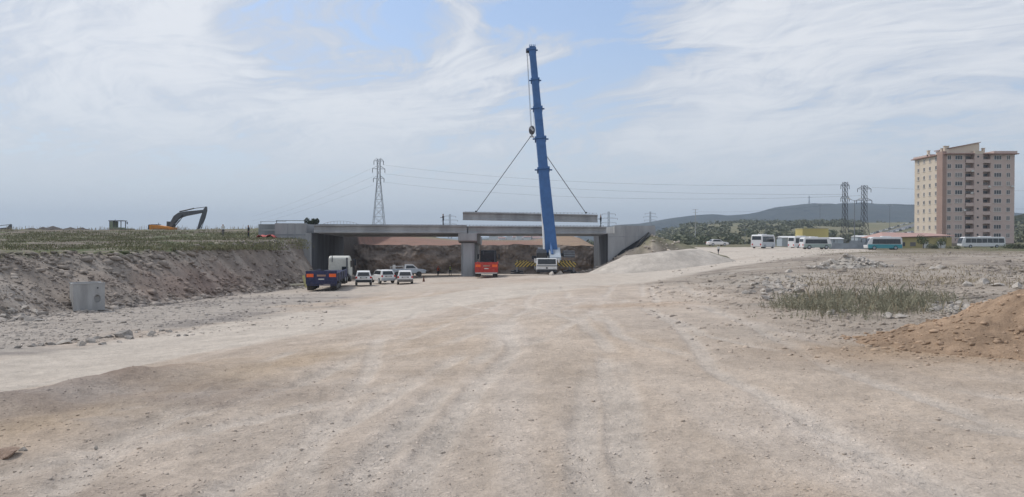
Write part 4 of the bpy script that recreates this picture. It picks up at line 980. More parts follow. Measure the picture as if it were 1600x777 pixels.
# ------------------------------------------------------------------ people
def person(label, loc, rz, top, legs, vest=None, helm=None, arms='down', stride=.12, lean=0.0):
    H = 1.75; b = MB()
    def seg_(p0, p1, r0, r1): b.tube(p0, p1, r0, r1, n=12); b.sph(p0, r0*1.0, 10, 7); b.sph(p1, r1*1.0, 10, 7)
    hip = Vector((0, 0, .92)); ch = Vector((0, lean*.5, 1.33)); nk = Vector((0, lean*.6, 1.47)); hd_ = Vector((0, lean*.7+.02, 1.61))
    b.sph((0, 0, .98), .16, 14, 10, (1.0, .72, .95)); b.sph((0, lean*.3, 1.15), .15, 14, 10, (.98, .70, 1.1)); b.sph(ch, .185, 14, 10, (1.02, .66, 1.05))
    seg_((0, lean*.3, 1.05), ch, .14, .15); seg_(ch+Vector((0, 0, .08)), nk+Vector((0, 0, .03)), .07, .058)
    b.sph(hd_, .105, 16, 12, (.82, .98, 1.18)); b.sph(hd_+Vector((0, .105, -.015)), .02, 8, 6, (.8, 1, 1.3)); b.sph(hd_+Vector((0, .085, -.075)), .022, 8, 6, (1.3, .6, .5))
    for s_ in (-1, 1):
        b.sph(hd_+Vector((s_*.088, 0, -.005)), .025, 8, 6, (.5, .8, 1.2)); b.sph(hd_+Vector((s_*.034, .092, .012)), .014, 8, 6)
        st = stride*s_
        k_ = Vector((s_*.11, st*.6+.02, .50)); an = Vector((s_*.12, st, .09))
        seg_((s_*.095, 0, .92), k_, .092, .062); seg_(k_, an, .06, .042); seg_(an+Vector((0, -.03, -.045)), an+Vector((s_*.02, .17, -.055)), .04, .033)
        sh = Vector((s_*.185, lean*.5, 1.41))
        if arms == 'down': el = sh+Vector((s_*.06, -.02, -.28)); wr = el+Vector((s_*.01, .07, -.25))
        elif arms == 'hips': el = sh+Vector((s_*.17, -.04, -.22)); wr = Vector((s_*.20, .06, 1.02))
        elif arms == 'up' and s_ > 0: el = sh+Vector((s_*.12, .10, .18)); wr = el+Vector((0, .05, .24))
        else: el = sh+Vector((s_*.07, .05, -.26)); wr = el+Vector((-s_*.04, .22, .02))
        seg_(sh, el, .055, .043); seg_(el, wr, .041, .03)
        dv = (wr-el).normalized(); sd_v = dv.cross(Vector((s_, 0, 0)));
        if sd_v.length < .1: sd_v = Vector((0, 1, 0))
        sd_v.normalize(); pm = wr+dv*.05; seg_(wr, pm+dv*.02, .028, .034)
        for k in range(4):
            f0 = pm+sd_v*(-.03+.02*k)+dv*.03; ln = (.06, .07, .066, .05)[k]
            f1 = f0+dv*ln*.6; f2 = f1+(dv*.7+Vector((-s_*.5, 0, 0))).normalized()*ln*.55
            b.tube(f0, f1, .0095, .009, n=6); b.tube(f1, f2, .009, .008, n=6); b.sph(f1, .0092, 6, 4)
        t0 = wr+dv*.02+sd_v*.026; b.tube(t0, t0+(dv+sd_v*.8).normalized()*.06, .012, .009, n=6)
    o = b.build('tmp_body', skin_m)
    rm = o.modifiers.new('r', 'REMESH'); rm.mode = 'VOXEL'; rm.voxel_size = .0125; rm.use_smooth_shade = True
    me = bpy.data.meshes.new_from_object(o.evaluated_get(bpy.context.evaluated_depsgraph_get())); bpy.data.objects.remove(o)
    me.materials.clear()
    for m_ in (skin_m, top, legs, dark, hair_m): me.materials.append(m_)
    n = len(me.polygons); cen_ = np.zeros(n*3); me.polygons.foreach_get('center', cen_); cen_ = cen_.reshape(-1, 3)
    idx = np.zeros(n, dtype=np.int32); z = cen_[:, 2]; ax = np.abs(cen_[:, 0])
    idx[(z < .98)] = 2; idx[z < .10] = 3; idx[(z >= .98) & (z < 1.475)] = 1
    # bare hands beside the hips
    if arms == 'down': idx[(ax > .235) & (z < .93) & (z > .6)] = 0; idx[(ax > .19) & (z >= .93) & (z < 1.48)] = 1
    hdv = cen_-np.array(hd_); hair = (z > 1.5) & ((hdv[:, 2] > .07) | ((hdv[:, 1] < -.02) & (hdv[:, 2] > -.05))); idx[hair] = 4
    if arms == 'up': idx[(z > 1.475) & (ax > .14)] = 1; idx[(ax > .15) & (z > 1.86)] = 0
    me.polygons.foreach_set('material_index', idx)
    body = bpy.data.objects.new('person', me); COL.objects.link(body); body.location = loc; body.rotation_euler = (0, 0, rz)
    tag(body, label, 'person')
    if vest:
        v = MB(); rings_ = [(.92, .185, .14), (1.1, .175, .128), (1.3, .212, .148), (1.42, .19, .125), (1.47, .11, .085)]
        vs = []; n_ = 20
        for z_, a_, c_ in rings_:
            for k in range(n_): th_ = 2*math.pi*k/n_; vs.append((a_*math.cos(th_), c_*math.sin(th_)+lean*.45*(z_-.9)/.5, z_))
        v.add(vs, [(j*n_+k, j*n_+(k+1) % n_, (j+1)*n_+(k+1) % n_, (j+1)*n_+k) for j in range(4) for k in range(n_)]); v.build('safety_vest', vest, body, smooth=True)
    if helm:
        v = MB(); v.sph(hd_+Vector((0, 0, .045)), .125, 16, 10, (.92, 1.08, .82)); v.tube(hd_+Vector((0, .03, .03)), hd_+Vector((0, .03, .045)), .145, n=16); v.build('hard_hat', helm, body, smooth=True)
    return body
def pz(px, py, Yd): return ((px-800)/F*Yd, Yd, zpx(py, Yd))
Yq = 118; zq = gz((684-800)/F*Yq, Yq)
person('person in orange vest and red helmet standing under the left span', pz(684.5, 432.5, 121), R(200), cloth_dark, cloth_dark, vest_or, helm_r, 'hips')
person('person in yellow vest and white helmet beside the bridge pier', pz(703.5, 430.8, 124), R(150), cloth_grey, cloth_dark, vest_ye, helm_w, 'front')
dk = lambda px, n: (lambda t: bp(t, n, ZT+.02))(next(t for t in np.arange(0, LEN, .02) if (bp(t, n).x/bp(t, n).y*F+800) >= px))
person('person in dark work clothes standing on the left span of the bridge', dk(692.5, 2.6)+Vector((0, 0, .09)), R(70), cloth_grey, cloth_dark, None, None, 'front')
person('person in dark clothes standing on the bridge at the right end of the hanging girder', dk(938.5, .5)+Vector((0, 0, -.06)), R(60), cloth_dark, cloth_dark, None, None, 'up', .08)
person('person in white shirt and dark trousers walking on the gravel road', at(1122.5, 135), R(20), cloth_white, cloth_dark, None, None, 'down', .2)
q = hit(388.5, 371.5, 60, 300); person('person in dark clothes standing on the bank left of the abutment', q, R(120), cloth_dark, cloth_dark, None, None, 'down', .05)
q = hit(348.5, 369, 60, 300); person('person in pale shirt on the left bank below the skyline', q, R(220), cloth_white, cloth_grey, None, None, 'down', .06)

# ------------------------------------------------------------------ small site objects
cn = thing('traffic_cone', 'dark traffic cone on the pit floor right of the parked cars', 'traffic cone', pz(662, 441.5, 94))
b = MB(); b.tube((0, 0, .05), (0, 0, .72), .17, .03, n=14); b.build('cone', mat('dirty_cone', (.13, .055, .035), .8), cn); b = MB(); b.box(-.24, .24, -.24, .24, 0, .05); b.build('base', dark, cn)
pb = mat('painted_board', (.55, .52, .25), .7)
q = pz(478.5, 448, 82)
st = thing('leaning_board', 'yellowish board leaning upright beside the navy trailer', 'board', q)
b = MB(); b.bar((0, 0, -.1), (-.35, .1, 1.2), .28, .04, up=(0, 1, 0)); b.build('plank', pb, st)
o = MB().tube((0, 0, 0), (2.2, .2, .12), .11, n=10).build('pale_pipe', mat('pale_pipe', (.5, .47, .36), .7)); o.location = (q[0]-2.4, q[1], q[2]+.12); tag(o, 'pale yellowish pipe lying on the ground left of the navy trailer', 'pipe')
q = hit(417, 372, 70, 200); rg = MB()
vs = []; n_ = 9
for j in range(5):
    for k in range(n_): vs.append((k*.32-1.3, j*.3-.6, .12+.28*math.sin(k*1.3+j*.9)*math.cos(j*1.1)+.25*math.exp(-((k-4)/2.2)**2)))
rg.add(vs, [(j*n_+k, j*n_+k+1, (j+1)*n_+k+1, (j+1)*n_+k) for j in range(4) for k in range(n_-1)])
o = rg.build('red_tarpaulin', mat('red_tarp', (.45, .10, .09), .7), smooth=True); o.location = q; s = o.modifiers.new('s', 'SOLIDIFY'); s.thickness = .03; tag(o, 'crumpled faded red tarpaulin on the bank beside the left wing wall', 'tarpaulin')

# ------------------------------------------------------------------ rocks
def rock_mesh(seed, m, flat=.65, name='rock'):
    rng = random.Random(seed); bm = bmesh.new(); bmesh.ops.create_icosphere(bm, subdivisions=2, radius=1)
    planes = [(Vector((rng.uniform(-1, 1), rng.uniform(-1, 1), rng.uniform(-1, 1))).normalized(), rng.uniform(.30, .66)) for _ in range(11)]
    for v in bm.verts:
        for n_, d_ in planes:
            t_ = v.co.dot(n_)
            if t_ > d_: v.co -= n_*(t_-d_)
        v.co *= 1.3*(1+rng.uniform(-.06, .06)); v.co.z *= flat
    me = bpy.data.meshes.new(name); bm.to_mesh(me); bm.free(); me.materials.append(m); return me
rk_g = mat('rock_grey', (.31, .285, .26), .95, var=.3, scale=1.5, bump=.06, bscale=3)
rk_p = mat('rock_pale', (.46, .42, .375), .95, var=.25, scale=1.5, bump=.06, bscale=3)
rk_b = mat('rock_brown', (.36, .26, .20), .95, var=.25, scale=1.5, bump=.06, bscale=3)
RM = {k: [rock_mesh(i*3+j, m_) for i in range(4)] for j, (k, m_) in enumerate((('g', rk_g), ('p', rk_p), ('b', rk_b)))}
def rock(px, py, size, kind, label, group=None, y1=300):
    q = hit(px, py, 4, y1); me = random.choice(RM[kind]); o = bpy.data.objects.new('rock', me); COL.objects.link(o)
    o.location = (q.x, q.y, q.z+size*.15); o.rotation_euler = (random.uniform(-.3, .3), random.uniform(-.3, .3), random.uniform(0, 6.3)); f_ = random.uniform(.75, 1.25)
    o.scale = (size*f_, size/f_, size*random.uniform(.7, 1.1)); tag(o, label, 'rock', group); return o
rock(3, 714, .13, 'b', 'brownish boulder cut by the left edge of the photo'); rock(33, 706, .06, 'p', 'pale flat stone touching the brownish boulder at the left edge')
rock(148, 702, .035, 'p', 'single pale stone on bare dirt right of the boulder at the left edge')
for px, py, s in ((862, 430.5, .8), (875, 428.6, .6)):
    rock(px, py, s, 'p', 'pale pointed rock in front of the crane cab, '+('larger left one' if px < 870 else 'smaller right one'))
for px, py, s, k in ((100, 538, .28, 'p'), (78, 540, .17, 'g'), (112, 533, .2, 'g'), (125, 541, .2, 'p'), (140, 536, .24, 'g'), (150, 530, .18, 'p'), (62, 541, .12, 'g'), (170, 528, .16, 'g'), (190, 526, .38, 'g'), (199, 530, .2, 'g'), (50, 542, .14, 'g'), (235, 524, .25, 'p'), (250, 518, .14, 'g'), (265, 520, .15, 'p'), (25, 545, .14, 'g'), (160, 539, .14, 'g'), (185, 536, .12, 'p'), (212, 521, .13, 'p'), (278, 526, .13, 'g'), (290, 525, .1, 'g')):
    rock(px, py, s, k, 'rough rock in the loose strip along the far side of the left haul road', 'rocks along the left haul road')
for k in range(26):
    rock(random.uniform(0, 70), random.uniform(484, 505), random.uniform(.12, .32), random.choice('ggp'), 'grey rubble rock at the foot of the left bank', 'rubble at the left bank foot')
for k in range(90):
    px = random.gauss(1216, 27); py = 451+random.gauss(0, 8)+(px-1218)*.05
    rock(px, py, random.uniform(.10, .27), random.choice('ggpp'), 'jagged grey rock in the clump left of the weed patch', 'rock clump left of the weeds')
pm_ = hit(1340, 419)
def h_st(x, y): e = 1-np.hypot((x-pm_.x)/3.0, (y-pm_.y-1)/1.9); return e*.95+fbm(x, y, .5, 3)*.2*ss(e, -.1, .2)
for k in range(150):
    a_ = random.uniform(0, 6.28); rd_ = math.sqrt(random.random())*1.12; x_ = pm_.x+3.0*rd_*math.cos(a_); y_ = pm_.y+1+1.9*rd_*math.sin(a_); sz_ = random.uniform(.10, .30)
    o = bpy.data.objects.new('rock', random.choice(RM['p'])); COL.objects.link(o); o.location = (x_, y_, gz(x_, y_)+max(0, float(h_st(np.array([x_]), np.array([y_]))[0]))+sz_*.2)
    o.rotation_euler = (random.uniform(-.8, .8), random.uniform(-.8, .8), random.uniform(0, 6.3)); o.scale = (sz_*1.2, sz_, sz_*.9); tag(o, 'broken pale stone on the small stone pile in the middle of the field', 'rock', 'stones of the pale pile')
for k in range(34):
    px = random.uniform(1455, 1515); py = 483+random.gauss(0, 5)-(px-1485)*.05
    rock(px, py, random.uniform(.07, .2), random.choice('gpp'), 'pale stone in the patch between the weeds and orange heap', 'stones behind the orange heap')
for px, py, s in ((1335, 487, .22), (1322, 489, .2), (1388, 496, .24), (1405, 498, .2), (1510, 447, .3), (1540, 444, .45), (1560, 447, .3), (1232, 426, .35), (1470, 420, .5), (1455, 421, .3), (1588, 450, .3), (1297, 492, .2)):
    rock(px, py, s, 'p', 'large pale slab lying among the rubble of the right field', 'large slabs in the right field')
# pale stone mound under the loose stones
heap('stone_pile', h_st, pm_.x-5, pm_.x+5, pm_.y-3, pm_.y+5, .1, lambda x, y: np.clip(np.array([[.40, .37, .33]])*(1+.5*fbm(x, y, .35, 3)[:, None]), .02, .9), 'low mound of broken pale stone in the middle of the right field', 'stone pile')

# loose gravel and rubble (uncountable)
ico = rock_mesh(99, rk_g); bmx = bmesh.new(); bmesh.ops.create_icosphere(bmx, subdivisions=1, radius=1)
IF = np.array([[v.index for v in f.verts] for f in bmx.faces]); IVS = []
I0 = np.array([v.co[:] for v in bmx.verts]); bmx.free(); IV = I0
for sd0 in range(10):
    rg_ = np.random.default_rng(500+sd0); P0 = I0.copy()
    for _ in range(8):
        n_ = rg_.normal(0, 1, 3); n_ /= np.linalg.norm(n_); d_ = rg_.uniform(.35, .75); t_ = P0@n_; P0 -= np.where(t_ > d_, t_-d_, 0)[:, None]*n_[None]
    IVS.append(P0*(1+rg_.uniform(-.06, .06, (len(I0), 1)))*1.25)
IVS = np.array(IVS)
def scatter(name, px, py, size, m, label, cat, hh=None):
    n = len(px)
    if hh is None:
        # place on the ground plane by ray length then exact height
        D = np.geomspace(4.5, 140, 260); Xr = (px[:, None]-800)/F*D[None]; Hh_ = height(Xr.ravel(), np.tile(D, n)).reshape(n, -1)
        Zr = (HZ-py[:, None])/F*D[None]; k = np.argmax(Hh_ >= Zr, 1); y = D[k]*(1+RNG.uniform(-.01, .01, n)); x = (px-800)/F*y; z = height(x, y)
    else: x, y = px, py; z = height(x, y)+hh
    sz = size*(np.clip(y/38, .35, 1.3) if name == 'rubble' else 1.0); V = np.empty((n, len(IV), 3)); a = RNG.uniform(0, 6.28, n); jit = 1+RNG.uniform(-.35, .35, (n, len(IV), 1))
    S = np.stack([sz*RNG.uniform(.8, 1.5, n), sz*RNG.uniform(.7, 1.2, n), sz*RNG.uniform(.35, .8, n)], 1)
    tl = RNG.uniform(-.5, .5, n)[:, None]; P = IVS[RNG.integers(0, 10, n)]*S[:, None]; P = np.stack([P[..., 0], P[..., 1]*np.cos(tl)-P[..., 2]*np.sin(tl), P[..., 1]*np.sin(tl)+P[..., 2]*np.cos(tl)], -1)
    V[..., 0] = P[..., 0]*np.cos(a)[:, None]-P[..., 1]*np.sin(a)[:, None]+x[:, None]; V[..., 1] = P[..., 0]*np.sin(a)[:, None]+P[..., 1]*np.cos(a)[:, None]+y[:, None]; V[..., 2] = P[..., 2]+z[:, None]+sz[:, None]*.1
    Fc = (IF[None]+(np.arange(n)*len(IV))[:, None, None]).reshape(-1, 3)
    o = raw_mesh(name, V.reshape(-1, 3), Fc, m); tag(o, label, cat, kind='stuff')
    sh = np.repeat(RNG.uniform(.8, 1.15, n), len(IV))[:, None]; so_ = soil(V.reshape(-1, 3)[:, 0], V.reshape(-1, 3)[:, 1], 0) if name != 'soil_clods' else ocol(V.reshape(-1, 3)[:, 0], V.reshape(-1, 3)[:, 1])*1.15
    
    set_soil(o, np.clip(so_*sh, .02, .8)); return o
stone_m = mat('loose_stone', (.3, .3, .3), .95, var=.15, scale=4, attr='soil')
n = 9000; py = 375+402*RNG.random(n)**.75; py = np.clip(py, 470, 777)+RNG.uniform(-8, 8, n); px = RNG.uniform(-60, 1660, n)
dens = fbm(px*.9, py*2.5, 90, 3)+.35*(px < 620)+.25*(px > 1000); kp = dens > RNG.uniform(-.4, .6, n); px, py = px[kp], py[kp]
scatter('loose_gravel', px, py, np.minimum(RNG.gamma(1.4, .0036, len(px))+.003, .03), stone_m, 'scattered small stones on the bare dirt in the foreground', 'gravel')
n = 13000; px = 1640-640*RNG.beta(1.0, 1.6, n); py = 396+RNG.beta(1.3, 2.2, n)*190
kp = fbm(px, py*4, 60, 3) > RNG.uniform(-.45, .35, n); px, py = px[kp], py[kp]
scatter('rubble', px, py, np.minimum(RNG.gamma(1.2, .030, len(px))+.012, .22), stone_m, 'grey rubble and clods covering the right field', 'rubble')
n = 3500; px = -20+560*RNG.beta(1.0, 1.7, n); py = 488+RNG.random(n)*58-(px*.07)
scatter('rubble', px, py, np.minimum(RNG.gamma(1.2, .022, n)+.01, .16), stone_m, 'small grey rubble on the flat below the left bank', 'rubble')
n = 2600; px = -20+560*RNG.beta(1.0, 1.3, n); py = 395+RNG.random(n)*85
scatter('rubble', px, py, np.minimum(RNG.gamma(1.2, .026, n)+.012, .15), stone_m, 'clods and stones lying on the face of the left bank', 'rubble')

n = 6500; x_ = RNG.uniform(7, 19, n); y_ = RNG.uniform(10, 17, n); hv = np.maximum(h_or(x_, y_), h_or2(x_, y_)); kp = hv > -.06; x_, y_, hv = x_[kp], y_[kp], hv[kp]
scatter('soil_clods', x_, y_, np.minimum(RNG.gamma(1.3, .013, len(x_))+.006, .09), stone_m, 'clods and small stones lying on the orange soil heap', 'clods', np.maximum(hv, 0))
n = 450; x_ = RNG.uniform(10, 26, n); y_ = RNG.uniform(108, 121, n); hv = h_fill(x_, y_); kp = (hv > 0)&(y_ < 117); x_, y_, hv = x_[kp], y_[kp], hv[kp]
scatter('rubble', x_, y_, np.minimum(RNG.gamma(1.3, .06, len(x_))+.04, .3), stone_m, 'stones on the soil bank before the right wing wall', 'rubble', hv)

n = 2600; y_ = RNG.uniform(34, 98, n); x_ = -23.6-RNG.gamma(1.3, .7, n)+fbm(y_, y_*0, 4, 2)*1.2
scatter('rubble', x_, y_, np.minimum(RNG.gamma(1.2, .05, n)+.02, .3), stone_m, 'fallen stones strewn along the foot of the left bank', 'rubble', np.zeros(n))
n = 900; y_ = RNG.uniform(36, 98, n); x_ = -28.6-RNG.normal(0, .7, n)
scatter('rubble', x_, y_, np.minimum(RNG.gamma(1.3, .07, n)+.03, .4), stone_m, 'clods along the broken lip of the left bank', 'rubble', np.zeros(n))

# ------------------------------------------------------------------ vegetation
leaf = {}
def leafmat(k, c, c2):
    m = bpy.data.materials.new('foliage_'+k); m.use_nodes = True; N = NT(m.node_tree)
    tc = N.n('ShaderNodeTexCoord').outputs['Object']; nn = N.noise(tc, 2.2, 3, .6); n2 = N.n('ShaderNodeNewGeometry').outputs['Random Per Island']
    f = N.m('ADD', N.ss(nn, .3, .7, 0, .6), N.m('MULTIPLY', n2, .4))
    p = N.n('ShaderNodeBsdfPrincipled', {'Base Color': N.mix(f, (*c, 1), (*c2, 1)), 'Roughness': .8, 'Specular IOR Level': .15})
    N.n('ShaderNodeOutputMaterial', {'Surface': p.outputs[0]}); leaf[k] = m; return m
leafmat('olive', (.085, .098, .060), (.22, .22, .145)); leafmat('green', (.045, .066, .034), (.12, .145, .07)); leafmat('weed', (.17, .17, .12), (.34, .32, .235)); leafmat('meadow', (.13, .14, .075), (.26, .24, .14)); leafmat('dry', (.22, .18, .12), (.36, .31, .22)); leafmat('dark', (.018, .028, .018), (.06, .075, .04))
bark = mat('bark', (.09, .07, .05), .95)
def crown_arrays(seed, n, lobes=6, leafs=.16, w_=1.0, h_=1.0):
    rng = np.random.default_rng(seed); c = rng.normal(0, .42, (lobes, 3)); c[:, 2] = np.abs(c[:, 2])*.7; rad = rng.uniform(.35, .62, lobes)
    k = rng.integers(0, lobes, n); dv = rng.normal(0, 1, (n, 3)); dv /= np.linalg.norm(dv, axis=1)[:, None]
    p = c[k]+dv*(rad[k]*rng.uniform(.55, 1.05, n))[:, None]; p[:, 2] = np.maximum(p[:, 2]+.45, .04)
    a = rng.normal(0, 1, (n, 3)); a /= np.linalg.norm(a, axis=1)[:, None]; b = np.cross(a, rng.normal(0, 1, (n, 3))); b /= np.linalg.norm(b, axis=1)[:, None]
    s = leafs*rng.uniform(.6, 1.4, n)[:, None]
    V = np.stack([p-a*s, p+b*s*.6, p+a*s, p-b*s*.6], 1)*np.array([w_, w_, h_]); return V.reshape(-1, 3), np.arange(4*n).reshape(-1, 4)
def plant_proto(name, seed, n, m, leafs, stem=True, h_=1.0, trunk_h=0.0):
    t = thing(name, 'x', 'shrub'); V, Fq = crown_arrays(seed, n, leafs=leafs, h_=h_); V[:, 2] += trunk_h
    raw_mesh('crown', V, Fq, m, t)
    b = MB()
    b.tube((0, 0, -.2), (.02, 0, trunk_h+.5), .06, .035, n=7)
    for k in range(4):
        a_ = k*1.6+seed; b.tube((0, 0, trunk_h*.75+.05), (.35*math.cos(a_), .35*math.sin(a_), trunk_h+.75), .03, .012, n=5)
    b.build('trunk' if trunk_h else 'stem', bark, t); return t
dense = plant_proto('shrub', 5, 2600, leaf['dark'], .07)
protos = [plant_proto('shrub', 1, 420, leaf['olive'], .085), plant_proto('shrub', 2, 420, leaf['green'], .085), plant_proto('shrub', 3, 420, leaf['olive'], .08, h_=.8)]
tprotos = [plant_proto('tree', 11, 600, leaf['green'], .07, trunk_h=.6), plant_proto('tree', 12, 600, leaf['olive'], .07, trunk_h=.45)]
def plant(kind, loc, s, label, cat, group=None, sz=None):
    p = random.choice(protos if kind == 'shrub' else tprotos) if isinstance(kind, str) else kind
    o = dup(p, loc, random.uniform(0, 6.3), label, group); o['category'] = cat; o.scale = (s, s, (sz or s)); return o
q = at(487.5, 128); plant(dense, Vector((q.x, q.y, zpx(352, 128)-.4)), 1.15, 'dark round bush showing above the deck at the left end of the bridge', 'bush', None, 1.35)
for px, py, s in ((379, 354.5, .7), (386, 354.5, .6)):
    q = hit(px, 357, 60, 220); plant(dense, Vector((q.x, q.y, q.z)), s*.8, 'small dark bush on the skyline just left of the abutment', 'bush', 'two bushes on the left skyline', .5)
G1 = 'shrubs dotted over the slope behind the gravel road'
cnt = 0
for k in range(900):
    if cnt >= 95: break
    px = random.uniform(1015, 1500); py = random.uniform(356, 383)
    if (px > 1250 and py > 372) or 1345 < px < 1448: continue
    q = hit(px, py, 135, 900)
    if q.y > 520 or (q.y < 175 and random.random() < .5): continue
    if 1085 < px < 1300 and q.y < 200: continue
    plant('shrub', q-Vector((0, 0, .2)), random.uniform(.7, 1.8)*(1+q.y/500), 'olive green shrub on the scrub slope beyond the gravel road', 'shrub', G1); cnt += 1
for k in range(26):
    x_ = random.uniform(22, 42); y_ = random.uniform(120, 150); px = 800+x_/y_*F
    if 1095 < px < 1150 or float(road_d(np.array([x_]), np.array([y_]))[0]) < 1.35: continue
    plant('shrub', Vector((x_, y_, gz(x_, y_)-.1)), random.uniform(.4, .9), 'small scrubby bush on the dry ground behind the right wing wall', 'shrub', 'bushes behind the right wing wall')
for px, Yd, s, lab in ((1443, 185, 1.9, 'small leafy tree in front of the yellow building, left one'), (1470, 186, 1.6, 'small leafy tree in front of the pale doors of the yellow building')):
    z = gz((px-800)/F*Yd, Yd); plant(tprotos[0], Vector(((px-800)/F*Yd, Yd, zpx(390, Yd))), s, lab, 'tree')
for k, px in enumerate((1457, 1463, 1486, 1496, 1575, 1583, 1591, 1597, 1318, 1312)):
    Yd = 178 if px > 1400 else 172; plant(protos[k % 3], Vector(((px-800)/F*Yd, Yd, zpx(391.5, Yd))), random.uniform(1.1, 1.7), 'low green bush by the roadside below the apartment block' if px > 1400 else 'low bush beside the corrugated fence', 'bush', 'roadside bushes right' if px > 1400 else 'bushes by the fence')
# far scrub: one uncountable mass
Vs, Fs = [], []; off = 0; base_v = [crown_arrays(40+i, 46, leafs=.26) for i in range(5)]
for k in range(2300):
    px = random.uniform(900, 1700); Yd = 300*math.exp(random.random()*1.45); X_ = (px-800)/F*Yd; 
    if 1345 < px < 1448 and Yd < 1000: continue
    V, Fq = base_v[k % 5]; s = random.uniform(1.6, 3.6)*(.8+Yd/900)
    Vs.append((X_, Yd, s, random.uniform(0, 6.3), k % 5))
A_ = np.array(Vs); HZ_ = height(A_[:, 0], A_[:, 1]); keepm = fbm(A_[:, 0], A_[:, 1], 60, 3) > -.10
VV = []; FF = []; off = 0
for (x_, y_, s_, a_, k_), z_ in zip(A_[keepm], HZ_[keepm]):
    V, Fq = base_v[int(k_)]; c_, n_ = math.cos(a_), math.sin(a_)
    VV.append(np.stack([x_+s_*(V[:, 0]*c_-V[:, 1]*n_), y_+s_*(V[:, 0]*n_+V[:, 1]*c_), z_-.25*s_+s_*V[:, 2]*.85], 1)); FF.append(Fq+off); off += len(V)
o = raw_mesh('scrubland', np.vstack(VV), np.vstack(FF), leaf['olive']); tag(o, 'far belt of olive scrub and trees below the hill', 'scrub', kind='stuff')
# weeds: blades rising from the rubble
def blades(name, pts, hgt, m, label, cat, lean=.35, wid=.012, nb=14, spread=.18, leafy=False):
    n = len(pts)*nb; P = np.repeat(np.array(pts), nb, 0)+np.hstack([RNG.normal(0, spread, (n, 2)), np.zeros((n, 1))]); hh = np.repeat(hgt, nb)*RNG.uniform(.4, 1.15, n)
    a = RNG.uniform(0, 6.28, n); l = hh*lean*RNG.random(n); dx, dy = np.cos(a)*l, np.sin(a)*l; w2 = wid*RNG.uniform(.7, 1.5, n); px_, py_ = np.cos(a+1.57)*w2, np.sin(a+1.57)*w2
    V = np.stack([np.stack([P[:, 0]-px_, P[:, 1]-py_, P[:, 2]-.05], 1), np.stack([P[:, 0]+px_, P[:, 1]+py_, P[:, 2]-.05], 1),
                  np.stack([P[:, 0]+dx*.4+px_*1.6, P[:, 1]+dy*.4+py_*1.6, P[:, 2]+hh*.6], 1), np.stack([P[:, 0]+dx, P[:, 1]+dy, P[:, 2]+hh], 1)], 1)
    V = V.reshape(-1, 4, 3)
    if leafy:   # small leaves up the stems
        L = [V]
        for t_ in (.2, .35, .45, .55, .65, .75, .85, .95):
            c_ = V[:, 0]*(1-t_)+V[:, 3]*t_+RNG.normal(0, .045, (n, 3)); av = RNG.normal(0, 1, (n, 3)); av[:, 2] *= .5; av /= np.linalg.norm(av, axis=1)[:, None]; bv = np.cross(av, RNG.normal(0, 1, (n, 3))); bv /= np.linalg.norm(bv, axis=1)[:, None]; s_ = RNG.uniform(.012, .035, n)[:, None]
            L.append(np.stack([c_, c_+(av+bv*.55)*s_, c_+av*s_*2, c_+(av-bv*.55)*s_], 1))
        V = np.concatenate(L)
    o = raw_mesh(name, V.reshape(-1, 3), np.arange(V.shape[0]*4).reshape(-1, 4), m); return tag(o, label, cat, kind='stuff')
pts = []; hs_ = []
for k in range(420):
    px = random.uniform(1225, 1495); e = 1-abs((px-1362)/125)**2.5
    py = random.uniform(466, 482+8*e) if random.random() < .8 else random.uniform(460, 500)
    if fbm(np.array([px*1.0]), np.array([py*3.0]), 30, 3)[0] < random.uniform(-.25, .3): continue
    q = hit(px, py, 15, 60); pts.append(q[:]); hs_.append((random.uniform(.1, .38) if random.random() < .8 else random.uniform(.3, .65))*(.6+.4*max(0, e))*(1.2 if px > 1400 else 1))
blades('dry_stems', pts[::2], np.array(hs_[::2])*1.1, leaf['dry'], 'dry straw coloured stems among the green weed patch', 'weeds', nb=6, spread=.6, wid=.004, lean=.5)
blades('weed_patch', pts, np.array(hs_), leaf['weed'], 'grey green weed patch growing through the rubble of the right field', 'weeds', nb=12, spread=.36, wid=.004, lean=.6, leafy=True)
pts = []
for k in range(2600):
    px = random.uniform(0, 470); py = random.uniform(361, 391)
    q = hit(px, py, 35, 200)
    if fbm(np.array([q.x]), np.array([q.y]), 7, 3)[0] < random.uniform(-.5, .1): continue
    pts.append(q[:])
blades('grass', pts, RNG.uniform(.08, .26, len(pts)), leaf['meadow'], 'rough grass and weeds covering the top of the left bank', 'grass', nb=16, spread=.8, wid=.035, lean=.9)
pts = []
for k in range(260):
    px = random.uniform(0, 430); Yd = random.uniform(146, 160); x_ = (px-800)/F*Yd; pts.append((x_, Yd, gz(x_, Yd)))
blades('tall_weeds', pts, RNG.uniform(.2, .9, len(pts))*(RNG.random(len(pts)) < .35)+.12, leaf['dry'], 'dry tall weeds sticking up along the left skyline', 'weeds', nb=7, spread=.5, wid=.03, lean=.2)
pts = []
for k in range(700):
    px = random.uniform(1260, 1600); py = random.uniform(389, 400) if random.random() < .6 else random.uniform(415, 450)
    q = hit(px, py, 30, 190); pts.append(q[:])
blades('grass', pts, RNG.uniform(.06, .2, len(pts)), leaf['dry'], 'dry grass tufts on the far part of the right field', 'grass', nb=9, spread=.8, wid=.010, lean=1.3)
